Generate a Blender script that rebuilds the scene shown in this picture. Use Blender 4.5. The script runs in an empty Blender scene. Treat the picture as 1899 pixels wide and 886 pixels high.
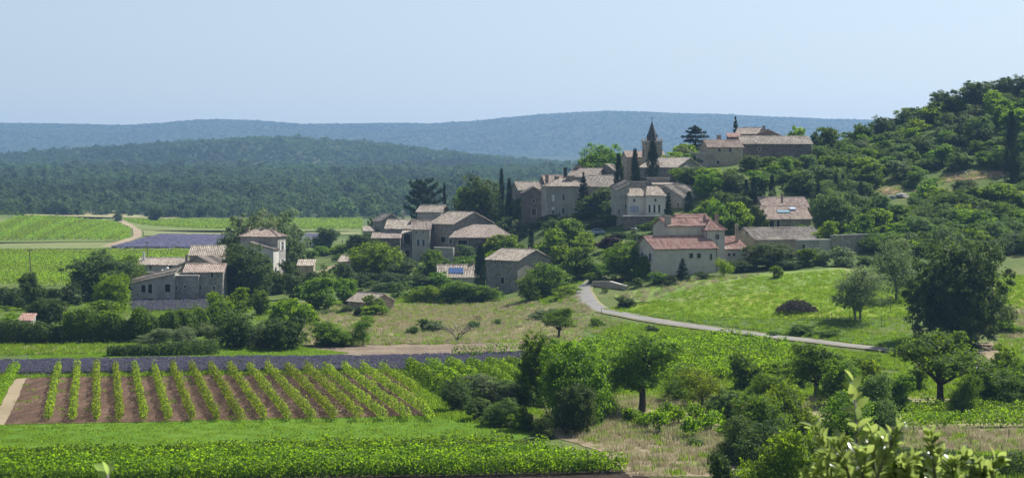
import bpy, math, random
import numpy as np
from mathutils import Vector, Matrix
R = math.radians
F, CX, Y0, H = 3300.0, 949.5, 330.0, 24.0          # focal length in photo pixels, image centre, eye level, eye height
rng = np.random.default_rng(7)
random.seed(7)
scene = bpy.context.scene
COL = scene.collection

# ------------------------------------------------------------------ objects
def link(o):
    COL.objects.link(o); return o
def tag(o, label=None, cat=None, group=None, kind=None):
    if label: o['label'] = label
    if cat: o['category'] = cat
    if group: o['group'] = group
    if kind: o['kind'] = kind
    return o
def empty(name, loc, rz=0.0):
    o = bpy.data.objects.new(name, None); o.empty_display_size = 0.3
    o.location = loc; o.rotation_euler = (0, 0, rz)
    return link(o)
def np_mesh(name, V, faces, mat=None, smooth=False, attr=None):
    """V (n,3); faces: (m,k) array or list of arrays of equal width"""
    me = bpy.data.meshes.new(name)
    if not isinstance(faces, list): faces = [faces]
    faces = [np.asarray(f, np.int32) for f in faces if len(f)]
    V = np.asarray(V, np.float32)
    nl = sum(f.size for f in faces); nf = sum(len(f) for f in faces)
    me.vertices.add(len(V)); me.vertices.foreach_set('co', V.ravel())
    me.loops.add(nl); me.loops.foreach_set('vertex_index', np.concatenate([f.ravel() for f in faces]))
    me.polygons.add(nf)
    starts, k = [], 0
    for f in faces:
        starts.append(k + np.arange(len(f)) * f.shape[1]); k += f.size
    me.polygons.foreach_set('loop_start', np.concatenate(starts).astype(np.int32))
    if smooth: me.polygons.foreach_set('use_smooth', np.ones(nf, bool))
    if attr is not None:
        a = me.attributes.new('tone', 'FLOAT', 'POINT'); a.data.foreach_set('value', np.asarray(attr, np.float32))
    me.update(calc_edges=True)
    if mat: me.materials.append(mat)
    return me
def mobj(name, me, parent=None, loc=None, rz=0.0):
    o = bpy.data.objects.new(name, me)
    if parent: o.parent = parent
    if loc is not None: o.location = loc
    o.rotation_euler[2] = rz
    return link(o)
class MB:
    """collects boxes, prisms and tubes into one mesh"""
    def __init__(s): s.v = []; s.f = []
    def add(s, verts, faces):
        b = len(s.v); s.v += [tuple(p) for p in verts]; s.f += [tuple(i + b for i in f) for f in faces]
    def box(s, o, ex, ey, ez):
        o, ex, ey, ez = map(Vector, (o, ex, ey, ez))
        p = [o, o+ex, o+ex+ey, o+ey, o+ez, o+ex+ez, o+ex+ey+ez, o+ey+ez]
        s.add(p, [(0,3,2,1),(4,5,6,7),(0,1,5,4),(1,2,6,5),(2,3,7,6),(3,0,4,7)])
    def abox(s, x0, x1, y0, y1, z0, z1):
        s.box((x0,y0,z0), (x1-x0,0,0), (0,y1-y0,0), (0,0,z1-z0))
    def prism(s, poly, d):
        d = Vector(d); a = [Vector(p) for p in poly]; n = len(a)
        s.add(a + [p + d for p in a], [tuple(range(n))[::-1], tuple(range(n, 2*n))] + [(i, (i+1) % n, n+(i+1) % n, n+i) for i in range(n)])
    def tube(s, pts, rads, n=6):
        pts = [Vector(p) for p in pts]; b = len(s.v)
        for i, p in enumerate(pts):
            t = (pts[min(i+1, len(pts)-1)] - pts[max(i-1, 0)]).normalized()
            a = t.cross(Vector((0.3, 1, 0.1))).normalized(); c = t.cross(a)
            for k in range(n):
                w = 2*math.pi*k/n
                s.v.append(tuple(p + (math.cos(w)*a + math.sin(w)*c)*float(rads[i])))
        for i in range(len(pts)-1):
            for k in range(n):
                s.f.append((b+i*n+k, b+i*n+(k+1) % n, b+(i+1)*n+(k+1) % n, b+(i+1)*n+k))
        s.f.append(tuple(b+k for k in range(n))[::-1]); s.f.append(tuple(b+(len(pts)-1)*n+k for k in range(n)))
    def mesh(s, name, mat, smooth=False, off=None):
        me = bpy.data.meshes.new(name)
        v = s.v if off is None else [(p[0]-off[0], p[1]-off[1], p[2]-off[2]) for p in s.v]
        me.from_pydata(v, [], s.f)
        if smooth:
            for p in me.polygons: p.use_smooth = True
        me.update()
        if mat: me.materials.append(mat)
        return me
    def build(s, name, mat, parent=None, smooth=False, world=True):
        off = None
        if parent is not None and world: off = parent.location
        return mobj(name, s.mesh(name, mat, smooth, off), parent)

# ------------------------------------------------------------------ materials
class NT:
    def __init__(s, m): s.t = m.node_tree; s.n = s.t.nodes; s.l = s.t.links; s.n.clear(); s.out = s.n.new('ShaderNodeOutputMaterial')
    def new(s, typ, **kw):
        n = s.n.new(typ)
        for k, v in kw.items():
            if hasattr(n, k) and not k[0].isupper(): setattr(n, k, v)
        return n
    def put(s, sock, v):
        if isinstance(v, bpy.types.NodeSocket): s.l.new(v, sock)
        elif isinstance(v, tuple) and len(v) == 3 and sock.type == 'RGBA': sock.default_value = (*v, 1)
        else: sock.default_value = v
    def coord(s, scale=(1,1,1), rot=0.0):
        g = s.new('ShaderNodeNewGeometry'); m = s.new('ShaderNodeMapping')
        s.l.new(g.outputs['Position'], m.inputs['Vector']); m.inputs['Scale'].default_value = scale; m.inputs['Rotation'].default_value[2] = rot
        return m.outputs[0]
    def noise(s, scale, detail=4, rough=.55, vec=None, dist=0.0):
        n = s.new('ShaderNodeTexNoise'); n.inputs['Scale'].default_value = scale; n.inputs['Detail'].default_value = detail
        n.inputs['Roughness'].default_value = rough; n.inputs['Distortion'].default_value = dist
        if vec is not None: s.l.new(vec, n.inputs['Vector'])
        return n.outputs[0]
    def voro(s, scale, vec=None, feature='F1', out='Color'):
        n = s.new('ShaderNodeTexVoronoi', feature=feature); n.inputs['Scale'].default_value = scale
        if vec is not None: s.l.new(vec, n.inputs['Vector'])
        return n.outputs[out]
    def ramp(s, fac, stops, interp='LINEAR'):
        n = s.new('ShaderNodeValToRGB'); n.color_ramp.interpolation = interp; e = n.color_ramp.elements
        while len(e) < len(stops): e.new(.5)
        for i, (p, c) in enumerate(stops):
            e[i].position = p; e[i].color = (*c, 1) if isinstance(c, tuple) else (c, c, c, 1)
        s.put(n.inputs[0], fac); return n.outputs[0]
    def mix(s, fac, a, b, mode='MIX'):
        n = s.new('ShaderNodeMix', data_type='RGBA', blend_type=mode)
        s.put(n.inputs[0], fac); s.put(n.inputs[6], a); s.put(n.inputs[7], b); return n.outputs[2]
    def math(s, op, a, b=0.0):
        n = s.new('ShaderNodeMath', operation=op); s.put(n.inputs[0], a); s.put(n.inputs[1], b); return n.outputs[0]
    def bump(s, h, strength=.5, dist=.1):
        n = s.new('ShaderNodeBump'); n.inputs['Strength'].default_value = strength; n.inputs['Distance'].default_value = dist
        s.l.new(h, n.inputs['Height']); return n.outputs[0]
    def principled(s, col, rough=.85, normal=None, spec=.25, metal=0.0):
        b = s.new('ShaderNodeBsdfPrincipled'); s.put(b.inputs['Base Color'], col); s.put(b.inputs['Roughness'], rough)
        b.inputs['Specular IOR Level'].default_value = spec; b.inputs['Metallic'].default_value = metal
        if normal is not None: s.l.new(normal, b.inputs['Normal'])
        return b.outputs[0]
    def surf(s, sh): s.l.new(sh, s.out.inputs['Surface'])
def newmat(name):
    m = bpy.data.materials.new(name); m.use_nodes = True; return m, NT(m)

def leaf_mat(name, c, ct, trans=.45, var=.5, rough=.6, spec=.12, hue=.022, patch=0):
    """foliage: diffuse front, light through the leaf, natural variation from leaf to leaf and plant to plant"""
    m, t = newmat(name)
    a = t.new('ShaderNodeAttribute', attribute_name='tone'); oi = t.new('ShaderNodeObjectInfo')
    k = t.math('ADD', t.math('MULTIPLY', a.outputs['Fac'], var), 1 - var*.5)
    k = t.math('MULTIPLY', k, t.math('ADD', t.math('MULTIPLY', oi.outputs['Random'], .4), .8))
    hs = t.math('ADD', t.math('MULTIPLY', a.outputs['Fac'], -hue), .5 + hue*.5)
    hs = t.math('ADD', hs, t.math('MULTIPLY', t.math('SUBTRACT', oi.outputs['Random'], .65), hue*.8))
    if patch: k = t.math('MULTIPLY', k, t.ramp(t.noise(patch, 4, .6, t.coord()), [(.35, .62), (.65, 1.45)]))
    def hsv(col):
        n = t.new('ShaderNodeHueSaturation'); t.put(n.inputs['Hue'], hs); t.put(n.inputs['Value'], k); t.put(n.inputs['Color'], col); return n.outputs[0]
    d = t.principled(hsv(c), rough, spec=spec)
    tr = t.new('ShaderNodeBsdfTranslucent'); t.put(tr.inputs['Color'], hsv(ct))
    mx = t.new('ShaderNodeMixShader'); mx.inputs[0].default_value = trans
    t.l.new(d, mx.inputs[1]); t.l.new(tr.outputs[0], mx.inputs[2]); t.surf(mx.outputs[0])
    return m
L = {
 'dark':   leaf_mat('dark_oak_leaves', (.056,.094,.034), (.125,.195,.030), .42),
 'mid':    leaf_mat('green_leaves', (.072,.136,.020), (.19,.33,.016), .48),
 'bright': leaf_mat('bright_green_leaves', (.098,.172,.018), (.30,.47,.012), .50),
 'yellow': leaf_mat('yellow_green_leaves', (.100,.150,.018), (.31,.43,.016), .50),
 'grey':   leaf_mat('grey_green_leaves', (.135,.175,.085), (.21,.29,.085), .42),
 'scrub':  leaf_mat('scrub_leaves', (.086,.142,.046), (.165,.26,.038), .45),
 'cypress':leaf_mat('cypress_needles', (.016,.036,.014), (.02,.038,.010), .22),
 'conifer':leaf_mat('conifer_needles', (.032,.058,.036), (.045,.075,.032), .28),
 'purple': leaf_mat('plum_leaves', (.040,.020,.028), (.065,.022,.025), .35),
 'vine':   leaf_mat('vine_leaves', (.080,.150,.012), (.27,.45,.010), .50, .95, hue=.012),
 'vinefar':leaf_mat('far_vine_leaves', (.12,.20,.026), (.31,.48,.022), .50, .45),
 'vineyoung':leaf_mat('young_vine_leaves', (.110,.165,.022), (.33,.45,.022), .50, .5),
 'forest': leaf_mat('forest_leaves', (.070,.118,.054), (.12,.195,.052), .40, .35, patch=.0035),
 'dry':    leaf_mat('dry_grass_blades', (.43,.385,.245), (.42,.38,.22), .35, .5),
 'grass':  leaf_mat('grass_blades', (.11,.185,.024), (.26,.42,.022), .5, .5),
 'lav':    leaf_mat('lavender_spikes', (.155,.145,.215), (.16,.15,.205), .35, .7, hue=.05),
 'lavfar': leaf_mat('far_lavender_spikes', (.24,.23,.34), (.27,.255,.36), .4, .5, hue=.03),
 'lavg':   leaf_mat('lavender_leaves', (.10,.125,.085), (.12,.15,.08), .35, .6),
 'sprig':  leaf_mat('holm_oak_leaves', (.16,.21,.09), (.36,.50,.12), .56, .5, rough=.22, spec=.8),
}
def bark(name, c1, c2):
    m, t = newmat(name); v = t.coord((3,3,.7))
    n = t.noise(3, 5, .6, v); t.surf(t.principled(t.ramp(n, [(.3,c1),(.7,c2)]), .9, t.bump(n,.6,.05))); return m
BARK = bark('bark', (.035,.028,.022), (.085,.072,.058)); BARKG = bark('grey_bark', (.10,.09,.08), (.2,.18,.16))

def ground_mat(name, cols, s1=.08, s2=1.2, bump=.4, bscale=2.5, speck=None, stretch=(1,1,1), rot=0.0):
    """cols: three colours mixed by broad and fine patches"""
    m, t = newmat(name); v = t.coord(stretch, rot)
    a = t.noise(s1, 4, .6, v); b = t.noise(s2, 5, .65, v)
    f = t.math('ADD', t.math('MULTIPLY', a, .6), t.math('MULTIPLY', b, .4))
    c = t.ramp(f, [(.36, cols[0]), (.5, cols[1]), (.63, cols[2])])
    if speck:
        w = t.ramp(t.noise(s2*4, 3, .6, v), [(.58, 0.0), (.68, 1.0)])
        c = t.mix(w, c, speck)
    t.surf(t.principled(c, .95, t.bump(t.noise(bscale, 4, .7, v), bump, .3), spec=.1)); return m
G = {
 'terrain': ground_mat('rough_ground', ((.050,.090,.020),(.085,.125,.030),(.15,.155,.06)), .05, .8),
 'grass':   ground_mat('mown_grass', ((.068,.145,.010),(.085,.168,.012),(.105,.185,.018)), .10, 1.5, .3, 5),
 'meadow':  ground_mat('meadow_grass', ((.11,.19,.016),(.18,.255,.022),(.31,.29,.085)), .055, .7, .5, 3, (.20,.21,.06)),
 'pale':    ground_mat('pale_meadow', ((.13,.21,.04),(.17,.24,.055),(.23,.26,.09)), .09, 1.0, .5, 3),
 'verge':   ground_mat('verge_grass', ((.055,.115,.020),(.085,.14,.030),(.14,.16,.055)), .12, 1.2, .6, 3),
 'dry':     ground_mat('dry_grass_ground', ((.20,.20,.085),(.27,.25,.13),(.34,.295,.18)), .09, 1.0, .6, 3, (.13,.14,.06)),
 'rose':    ground_mat('fallow_field', ((.25,.175,.115),(.32,.215,.145),(.36,.26,.17)), .07, 1.0, .5, 3),
 'tan':     ground_mat('bare_tan_earth', ((.19,.155,.095),(.26,.21,.135),(.33,.275,.185)), .15, 1.3, .7, 3, (.10,.12,.05)),
 'clod':    ground_mat('tilled_field', ((.15,.115,.085),(.21,.16,.12),(.27,.22,.155)), .2, 1.6, .9, 2.2, (.11,.12,.06)),
 'soil':    ground_mat('brown_vineyard_soil', ((.070,.042,.028),(.115,.070,.046),(.185,.12,.085)), .3, 2.2, .9, 3.5, None, (1.6,.25,1), R(-13)),
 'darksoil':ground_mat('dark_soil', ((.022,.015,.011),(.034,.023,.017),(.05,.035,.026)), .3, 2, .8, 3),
 'sand':    ground_mat('sandy_track', ((.22,.175,.115),(.28,.225,.15),(.34,.275,.19)), .1, 1.2, .4, 3),
 'lav':     ground_mat('lavender_ground', ((.075,.08,.085),(.09,.085,.125),(.12,.13,.09)), .1, 1.5, .6, 3),
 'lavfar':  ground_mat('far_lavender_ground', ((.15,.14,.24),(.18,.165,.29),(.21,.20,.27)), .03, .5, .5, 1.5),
 'past':    ground_mat('far_pasture', ((.13,.165,.055),(.165,.19,.07),(.21,.21,.10)), .03, .3, .3, 1),
 'vfloor':  ground_mat('vineyard_floor', ((.10,.15,.035),(.13,.17,.045),(.17,.175,.07)), .06, .8, .4, 2),
 'forest':  ground_mat('forest_floor', ((.030,.044,.020),(.040,.055,.024),(.06,.07,.035)), .01, .1, .5, .5),
}
def asphalt():
    m, t = newmat('old_asphalt'); v = t.coord()
    a = t.noise(.4, 5, .6, v); b = t.noise(14, 2, .6, v)
    c = t.ramp(a, [(.3,(.15,.143,.13)),(.7,(.24,.23,.21))]); c = t.mix(.25, c, t.ramp(b, [(.3,.10),(.7,.40)]), 'MIX')
    t.surf(t.principled(c, .85, t.bump(b,.2,.02))); return m
ASPH = asphalt()
def wall_mat(name, c1, c2, stone=.5, scale=2.2, stain=.35):
    m, t = newmat(name); v = t.coord((1,1,1.6))
    cell = t.voro(scale, v); edge = t.voro(scale, v, 'DISTANCE_TO_EDGE', 'Distance')
    n = t.noise(.35, 5, .65, v); n2 = t.noise(5, 4, .6, v)
    sp = t.new('ShaderNodeSeparateColor'); t.l.new(cell, sp.inputs[0])
    f = t.math('ADD', t.math('MULTIPLY', sp.outputs[0], stone*.8), t.math('MULTIPLY', n, 1-stone*.6))
    c = t.ramp(f, [(.2,c1),(.75,c2)])
    c = t.mix(t.math('MULTIPLY', t.ramp(edge, [(.0,1.0),(.09,0.0)]), stone*.6), c, tuple(x*.55 for x in c1))
    c = t.mix(t.math('MULTIPLY', t.ramp(t.noise(.55,6,.75,t.coord((1,1,.45))), [(.46,0.0),(.66,1.0)]), stain), c, tuple(x*.5 for x in c1))
    h = t.math('ADD', t.math('MULTIPLY', t.ramp(edge,[(0,0.0),(.12,1.0)]), stone), t.math('MULTIPLY', n2, .4))
    t.surf(t.principled(c, .9, t.bump(h,.6,.06), spec=.15)); return m
W = {
 'grey':  wall_mat('grey_rubble_stone', (.20,.185,.165), (.36,.335,.295), .8),
 'dark':  wall_mat('dark_rubble_stone', (.12,.105,.09), (.24,.21,.18), .9),
 'warm':  wall_mat('warm_limestone', (.30,.25,.185), (.46,.40,.31), .7),
 'plaster':wall_mat('grey_render', (.26,.25,.225), (.42,.405,.365), .35, stain=.5),
 'pale':  wall_mat('pale_render', (.40,.38,.33), (.55,.525,.465), .12, stain=.35),
 'white': wall_mat('whitewashed_render', (.52,.50,.45), (.68,.66,.60), .08, stain=.3),
 'blue':  wall_mat('weathered_grey_render', (.17,.165,.15), (.36,.35,.32), .6, stain=.6),
}
def tile_mat(name, stops, moss=.3):
    m, t = newmat(name); v = t.coord()
    cell = t.voro(3.2, t.coord((1,1,1.0))); sp = t.new('ShaderNodeSeparateColor'); t.l.new(cell, sp.inputs[0])
    n = t.noise(.5, 5, .65, v)
    f = t.math('ADD', t.math('MULTIPLY', sp.outputs[0], .55), t.math('MULTIPLY', n, .45))
    c = t.ramp(f, stops)
    c = t.mix(t.math('MULTIPLY', t.ramp(t.noise(1.1,5,.7,v), [(.5,0.0),(.7,1.0)]), moss), c, (.10,.095,.08))
    t.surf(t.principled(c, .88, t.bump(t.noise(9,3,.6,v), .4, .03), spec=.15)); return m
T = {
 'red':  tile_mat('red_canal_tiles', [(.25,(.25,.14,.112)),(.5,(.33,.20,.165)),(.75,(.41,.29,.25))], .25),
 'pink': tile_mat('faded_pink_tiles', [(.25,(.25,.185,.15)),(.5,(.34,.265,.222)),(.75,(.45,.375,.32))], .35),
 'old':  tile_mat('weathered_beige_tiles', [(.25,(.23,.195,.155)),(.5,(.34,.295,.245)),(.75,(.48,.425,.355))], .35),
 'grey': tile_mat('grey_weathered_tiles', [(.25,(.19,.165,.14)),(.5,(.29,.255,.22)),(.75,(.40,.36,.31))], .4),
 'brown':tile_mat('brown_weathered_tiles', [(.25,(.175,.145,.122)),(.5,(.26,.218,.187)),(.75,(.345,.295,.255))], .35),
}
def flat(name, c, rough=.6, spec=.3, metal=0.0, n=.12):
    m, t = newmat(name); v = t.coord()
    t.surf(t.principled(t.mix(t.math('MULTIPLY', t.noise(3,4,.6,v), n*2), c, tuple(x*.5 for x in c)), rough, spec=spec, metal=metal)); return m
GLASS = flat('dark_window_glass', (.018,.022,.028), .15, .5)
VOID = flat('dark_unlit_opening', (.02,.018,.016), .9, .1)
FRAME = flat('limestone_surround', (.50,.475,.43), .85)
WHITEP = flat('white_painted_wood', (.72,.72,.70), .5)
BLUEP = flat('pale_blue_shutter_paint', (.30,.36,.46), .5)
BROWNP = flat('dark_wood', (.07,.05,.038), .7)
STONEC = flat('chimney_stone', (.26,.22,.18), .9)
SLATE = flat('dark_slate', (.060,.060,.066), .6)
IRON = flat('dark_iron', (.03,.03,.032), .5, .4, .6)
POST = flat('weathered_post_wood', (.14,.115,.09), .9)
SOLAR = flat('blue_solar_cells', (.05,.10,.24), .15, .7)
ROCK = wall_mat('pale_limestone_rock', (.17,.165,.155), (.34,.33,.31), .35, .9)
# ------------------------------------------------------------------ terrain
FAR_D = np.array([900, 1000, 1400, 2000, 2350, 2800, 3400, 5000, 5500, 6000, 7500, 9800.])
MIDX = [-900, 0, 120, 250, 350, 450, 530, 620, 700, 800, 900, 1000, 1150, 1400, 2800]
MIDY = [300, 276, 268, 259, 252, 246, 244, 250, 256, 268, 280, 290, 297, 300, 300]
FARX = [-900, 0, 100, 230, 300, 350, 400, 480, 560, 650, 740, 800, 880, 940, 1000, 1060, 1130, 1200, 1260, 1330, 1430, 1530, 1610, 1700, 1900, 2800]
FARY = [222, 226, 227, 230, 226, 221, 219, 221, 228, 227, 226, 227, 222, 216, 210, 206, 203, 205, 208, 209, 214, 218, 220, 222, 226, 235]
def far_z(u, D):
    px = CX + F*u
    zc = H + (Y0 - (np.interp(px, MIDX, MIDY) + 3)) / F * 2800 - 8
    fc = H + (Y0 - (np.interp(px, FARX, FARY) + 2)) / F * 6000
    rows = np.stack([0*px, 0*px+.5, 0*px+14, 0*px+31, 0*px+33, zc, 0*px+40, 0*px+85, 85+(fc-85)*.62, fc, fc-60, fc-140])
    i = np.clip(np.searchsorted(FAR_D, D) - 1, 0, len(FAR_D)-2)
    t = np.clip((D - FAR_D[i])/(FAR_D[i+1]-FAR_D[i]), 0, 1)
    ts = t*t*(3-2*t); t = .5*t + .5*ts
    k = np.arange(len(px)) if rows.ndim == 2 else None
    return rows[i, k]*(1-t) + rows[i+1, k]*t
CTRL = []
for x in (-700, 200, 950, 1700, 2600):
    CTRL += [(x,1,22.2),(x,4,21.7),(x,10,20.6),(x,25,17.3),(x,45,12.3),(x,80,5.2),(x,110,1.6),(x,132,.2)]
for x in (-700, 0, 475):
    CTRL += [(x,d,0) for d in (150,180,220,280,350,430,540,640)]
CTRL += [(950,d,0) for d in (150,180,220,260,300)] + [(1250,150,0),(1250,190,0),(1250,230,0),(1400,150,0),(1400,180,0),(1400,215,0),(1400,245,.3),(1850,150,0),(1850,200,0),(1700,225,0)]
CTRL += [(2600,d,0) for d in (150,200,250)]
CTRL += [(-700,800,2),(100,820,6.0),(200,800,3.5),(330,820,.6),(475,800,0),(700,800,0),(950,800,0)]
CTRL += [(x,1000,.5) for x in (-700,200,700,1100,1500,1900,2600)] + [(x,1250,9) for x in (-700,200,700,1100,1500,1900,2600)]
CTRL += [(700,350,.3),(700,430,3.5),(720,470,7),(650,520,1.5),(650,640,0),(800,380,1.5),(800,425,4.5),(850,440,6.5),(930,450,8.5),(930,400,3.5),(960,370,1.0),(800,520,5),(800,640,0),
 (1010,430,13),(1040,400,8.5),(1050,360,4.2),(1080,480,17),(1000,470,13),(1180,397,13),(1150,430,18.5),(1230,430,23),(1210,455,26.5),(1100,520,14),(1200,540,16),(1080,640,1),(1300,640,10),(1300,800,1),
 (1340,440,26.8),(1440,446,28.5),(1440,500,26),(1340,415,23),(1450,415,20),(1460,387,13.2),(1330,385,12.5),(1250,380,10.5),(1450,350,8.6),(1600,355,9),(1380,335,6.8),
 (1200,326,5.6),(1300,324,6.2),(1160,335,5.2),(1130,350,5.5),(1110,370,8),(1400,316,6.2),(1560,325,7.2),(1250,308,3.9),(1180,312,3.3),(1330,295,3.5),(1430,290,3.9),(1520,280,3.4),(1450,274,2.2),(1580,268,1.9),(1660,285,4.0),
 (1086,318,3.6),(1092,308,2.6),(1108,300,1.8),(1160,292,1.3),(1250,278,1.1),(1350,267,.9),(1450,258,.6),(1560,250,.4),(1690,240,.2),(1790,252,.6),(1880,300,5.5),(1880,330,8),
 (1650,480,36),(1550,470,31),(1520,445,27),(1600,420,22.5),(1740,475,39.5),(1820,470,42),(1890,465,44),(1950,465,45),(1750,425,25.5),(1850,425,27.5),(1700,390,16.5),(1850,385,16.5),(1850,362,11),(1650,390,16),(1580,385,14.5),
 (2300,360,11),(2300,420,30),(2400,470,52),(2600,600,60),(1900,600,45),(1650,600,30),(1900,800,15),(2600,800,30)]
CT = np.array(CTRL, float)
def uv(u, D): return np.stack([u*3.2, np.log(D)*1.25], -1)
def tps_k(r2): return .5*r2*np.log(r2 + 1e-9)
_P = uv((CT[:,0]-CX)/F, CT[:,1]); _n = len(_P)
_K = tps_k(((_P[:,None]-_P[None])**2).sum(-1)) + np.eye(_n)*2e-4
_Q = np.c_[np.ones(_n), _P]
_A = np.zeros((_n+3,_n+3)); _A[:_n,:_n] = _K; _A[:_n,_n:] = _Q; _A[_n:,:_n] = _Q.T
_w = np.linalg.solve(_A, np.r_[CT[:,2], 0, 0, 0])
def near_z(u, D):
    p = uv(u, D); return tps_k(((p[:,None]-_P[None])**2).sum(-1)) @ _w[:_n] + np.c_[np.ones(len(p)), p] @ _w[_n:]
UG = np.unique(np.concatenate([np.linspace(-1.1,-.36,30), np.linspace(-.36,.36,440), np.linspace(.36,1.1,30)]))
DG = np.concatenate([np.geomspace(1, 60, 40)[:-1], np.geomspace(60, 1200, 260)[:-1], np.geomspace(1200, 7000, 110)])
LD = np.log(DG)
ZG = np.zeros((len(UG), len(DG)))
for j, d in enumerate(DG):
    dd = np.full(len(UG), d); w = np.clip((d-900)/300, 0, 1); w = w*w*(3-2*w)
    zn = near_z(np.clip(UG,-.55,.55), dd) if w < 1 else 0
    zf = far_z(UG, dd) if w > 0 else 0
    ZG[:, j] = zn*(1-w) + zf*w
def ground(X, Y):
    """terrain height at world X, Y"""
    X, Y = np.atleast_1d(np.asarray(X, float)), np.atleast_1d(np.asarray(Y, float))
    u = np.clip(X/np.maximum(Y, 1.0), UG[0], UG[-1]-1e-9); l = np.clip(np.log(np.maximum(Y,1.0)), LD[0], LD[-1]-1e-9)
    i = np.clip(np.searchsorted(UG, u, 'right')-1, 0, len(UG)-2); j = np.clip(np.searchsorted(LD, l, 'right')-1, 0, len(LD)-2)
    a = (u-UG[i])/(UG[i+1]-UG[i]); b = (np.exp(l)-DG[j])/(DG[j+1]-DG[j])
    return (ZG[i,j]*(1-b)+ZG[i,j+1]*b)*(1-a) + (ZG[i+1,j]*(1-b)+ZG[i+1,j+1]*b)*a
def gz(X, Y): return float(ground(X, Y)[0])
def at(px, py, D): return Vector(((px-CX)/F*D, D, H-(py-Y0)/F*D))
def on_ground(px, py):
    """where the sight line through a photo pixel first meets the terrain"""
    u = (px-CX)/F; i = int(np.clip(np.searchsorted(UG, u)-1, 0, len(UG)-2)); a = (u-UG[i])/(UG[i+1]-UG[i])
    z = ZG[i]*(1-a)+ZG[i+1]*a; f = z - (H-(py-Y0)/F*DG)
    k = np.nonzero((f >= 0) & (DG > 60))[0]
    if not len(k): return Vector((u*3000, 3000, gz(u*3000,3000)))
    k = k[0]; t = f[k-1]/(f[k-1]-f[k]) if f[k-1] < 0 else 1.0
    D = DG[k-1]+(DG[k]-DG[k-1])*t
    return Vector((u*D, D, gz(u*D, D)))
def at_d(px, D):
    X = (px-CX)/F*D; return Vector((X, D, gz(X, D)))
nu, nd = len(UG), len(DG)
uu, dd = np.meshgrid(UG, DG, indexing='ij')
V = np.stack([uu*dd, dd, ZG], -1).reshape(-1, 3)
ii = (np.arange(nu-1)[:,None]*nd + np.arange(nd-1)[None]).ravel()
me = np_mesh('terrain', V, np.stack([ii, ii+nd, ii+nd+1, ii+1], -1), G['terrain'], True)
me.materials.append(G['forest'])
dm = np.tile((DG[:-1] > 1030).astype(np.int32), nu-1); me.polygons.foreach_set('material_index', dm)
tag(mobj('terrain', me), kind='structure')

def sheet(name, poly, mat, layer=0, rough=2.0, cols=None, label=None):
    """a field draped on the terrain: poly is its outline in the photo, turned into ground points"""
    xs = np.array([p[0] for p in poly], float); ys = np.array([p[1] for p in poly], float)
    n = max(6, int((ys.max()-ys.min())/2.5)); py = np.linspace(ys.min()+.05, ys.max()-.05, n)
    r = np.random.default_rng(sum(map(ord, name)))
    rows = []; jit = np.cumsum(r.normal(0, .5, (2, n)), 1); jit -= jit.mean(1, keepdims=True); jit += r.normal(0, .25, (2, n)); jit *= rough
    m = cols or max(8, int((xs.max()-xs.min())/12))
    for y in py:
        hit = []
        for k in range(len(xs)):
            a, b = k, (k+1) % len(xs)
            if (ys[a]-y)*(ys[b]-y) <= 0 and ys[a] != ys[b]: hit.append(xs[a]+(xs[b]-xs[a])*(y-ys[a])/(ys[b]-ys[a]))
        x0, x1 = min(hit), max(hit); q = len(rows); rows.append(np.linspace(x0 + jit[0, q], max(x1 + jit[1, q], x0 + jit[0, q] + 3), m))
    P = []
    wob = r.normal(0, 1, (2, m))
    for k, (y, row) in enumerate(zip(py, rows)):
        for c, x in enumerate(row):
            yy = y + (wob[0, c]*rough*.12 if k == 0 else wob[1, c]*rough*.12 if k == n-1 else 0)
            p = on_ground(x, yy); P.append((p.x, p.y, p.z))
    P = np.array(P); P[:,2] += .05 + .03*layer + np.maximum(0, P[:,1]-300)*.0003
    ii = (np.arange(n-1)[:,None]*m + np.arange(m-1)[None]).ravel()
    o = mobj(name, np_mesh(name, P, np.stack([ii, ii+m, ii+m+1, ii+1], -1), mat, True))
    return tag(o, label, kind='structure')

# fields and paths, front to back
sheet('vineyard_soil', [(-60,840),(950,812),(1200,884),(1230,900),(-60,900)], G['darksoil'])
sheet('grass_strip', [(-60,786),(820,768),(900,768),(1000,800),(960,818),(-60,845)], G['grass'], 1)
sheet('dry_clearing', [(930,760),(1120,765),(1370,800),(1350,884),(1190,884),(1120,836),(1000,806)], G['tan'], 0, 4)
sheet('clearing_grass', [(1200,790),(1330,795),(1400,815),(1330,826),(1240,815)], G['verge'], 1, 4)
sheet('sandy_verge', [(30,702),(50,702),(16,788),(-20,788)], G['sand'], 1, 1)
sheet('bare_soil_field', [(48,701),(735,688),(795,772),(12,789)], G['soil'], 2, 1)
sheet('lavender_field', [(-60,673),(700,663),(990,656),(990,668),(760,688),(-60,699)], G['lav'], 1, 3)
sheet('mown_grass', [(50,662),(560,644),(650,656),(540,664),(60,673)], G['grass'], 2, 4)
sheet('tilled_field', [(520,646),(850,634),(1010,632),(1010,652),(700,661),(560,662)], G['clod'], 0, 4)
sheet('sandy_field_edge', [(-60,640),(250,638),(240,654),(-60,656)], G['tan'], 0, 4)
sheet('dry_meadow', [(560,575),(640,566),(950,556),(1030,575),(1085,600),(1080,634),(560,640)], G['dry'], 0, 5)
sheet('fallow_field', [(660,590),(730,573),(950,565),(965,580),(880,600),(700,612)], G['rose'], 1, 5)
sheet('road_verge', [(1075,585),(1120,590),(1460,636),(1700,664),(1690,690),(1080,624)], G['verge'], 0, 3)
sheet('dry_bank', [(1040,545),(1075,550),(1105,585),(1160,600),(1110,620),(1050,600)], G['pale'], 1, 4)
sheet('meadow', [(1125,572),(1250,540),(1420,512),(1560,502),(1700,535),(1680,588),(1420,592),(1200,582)], G['meadow'], 0, 3)
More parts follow.
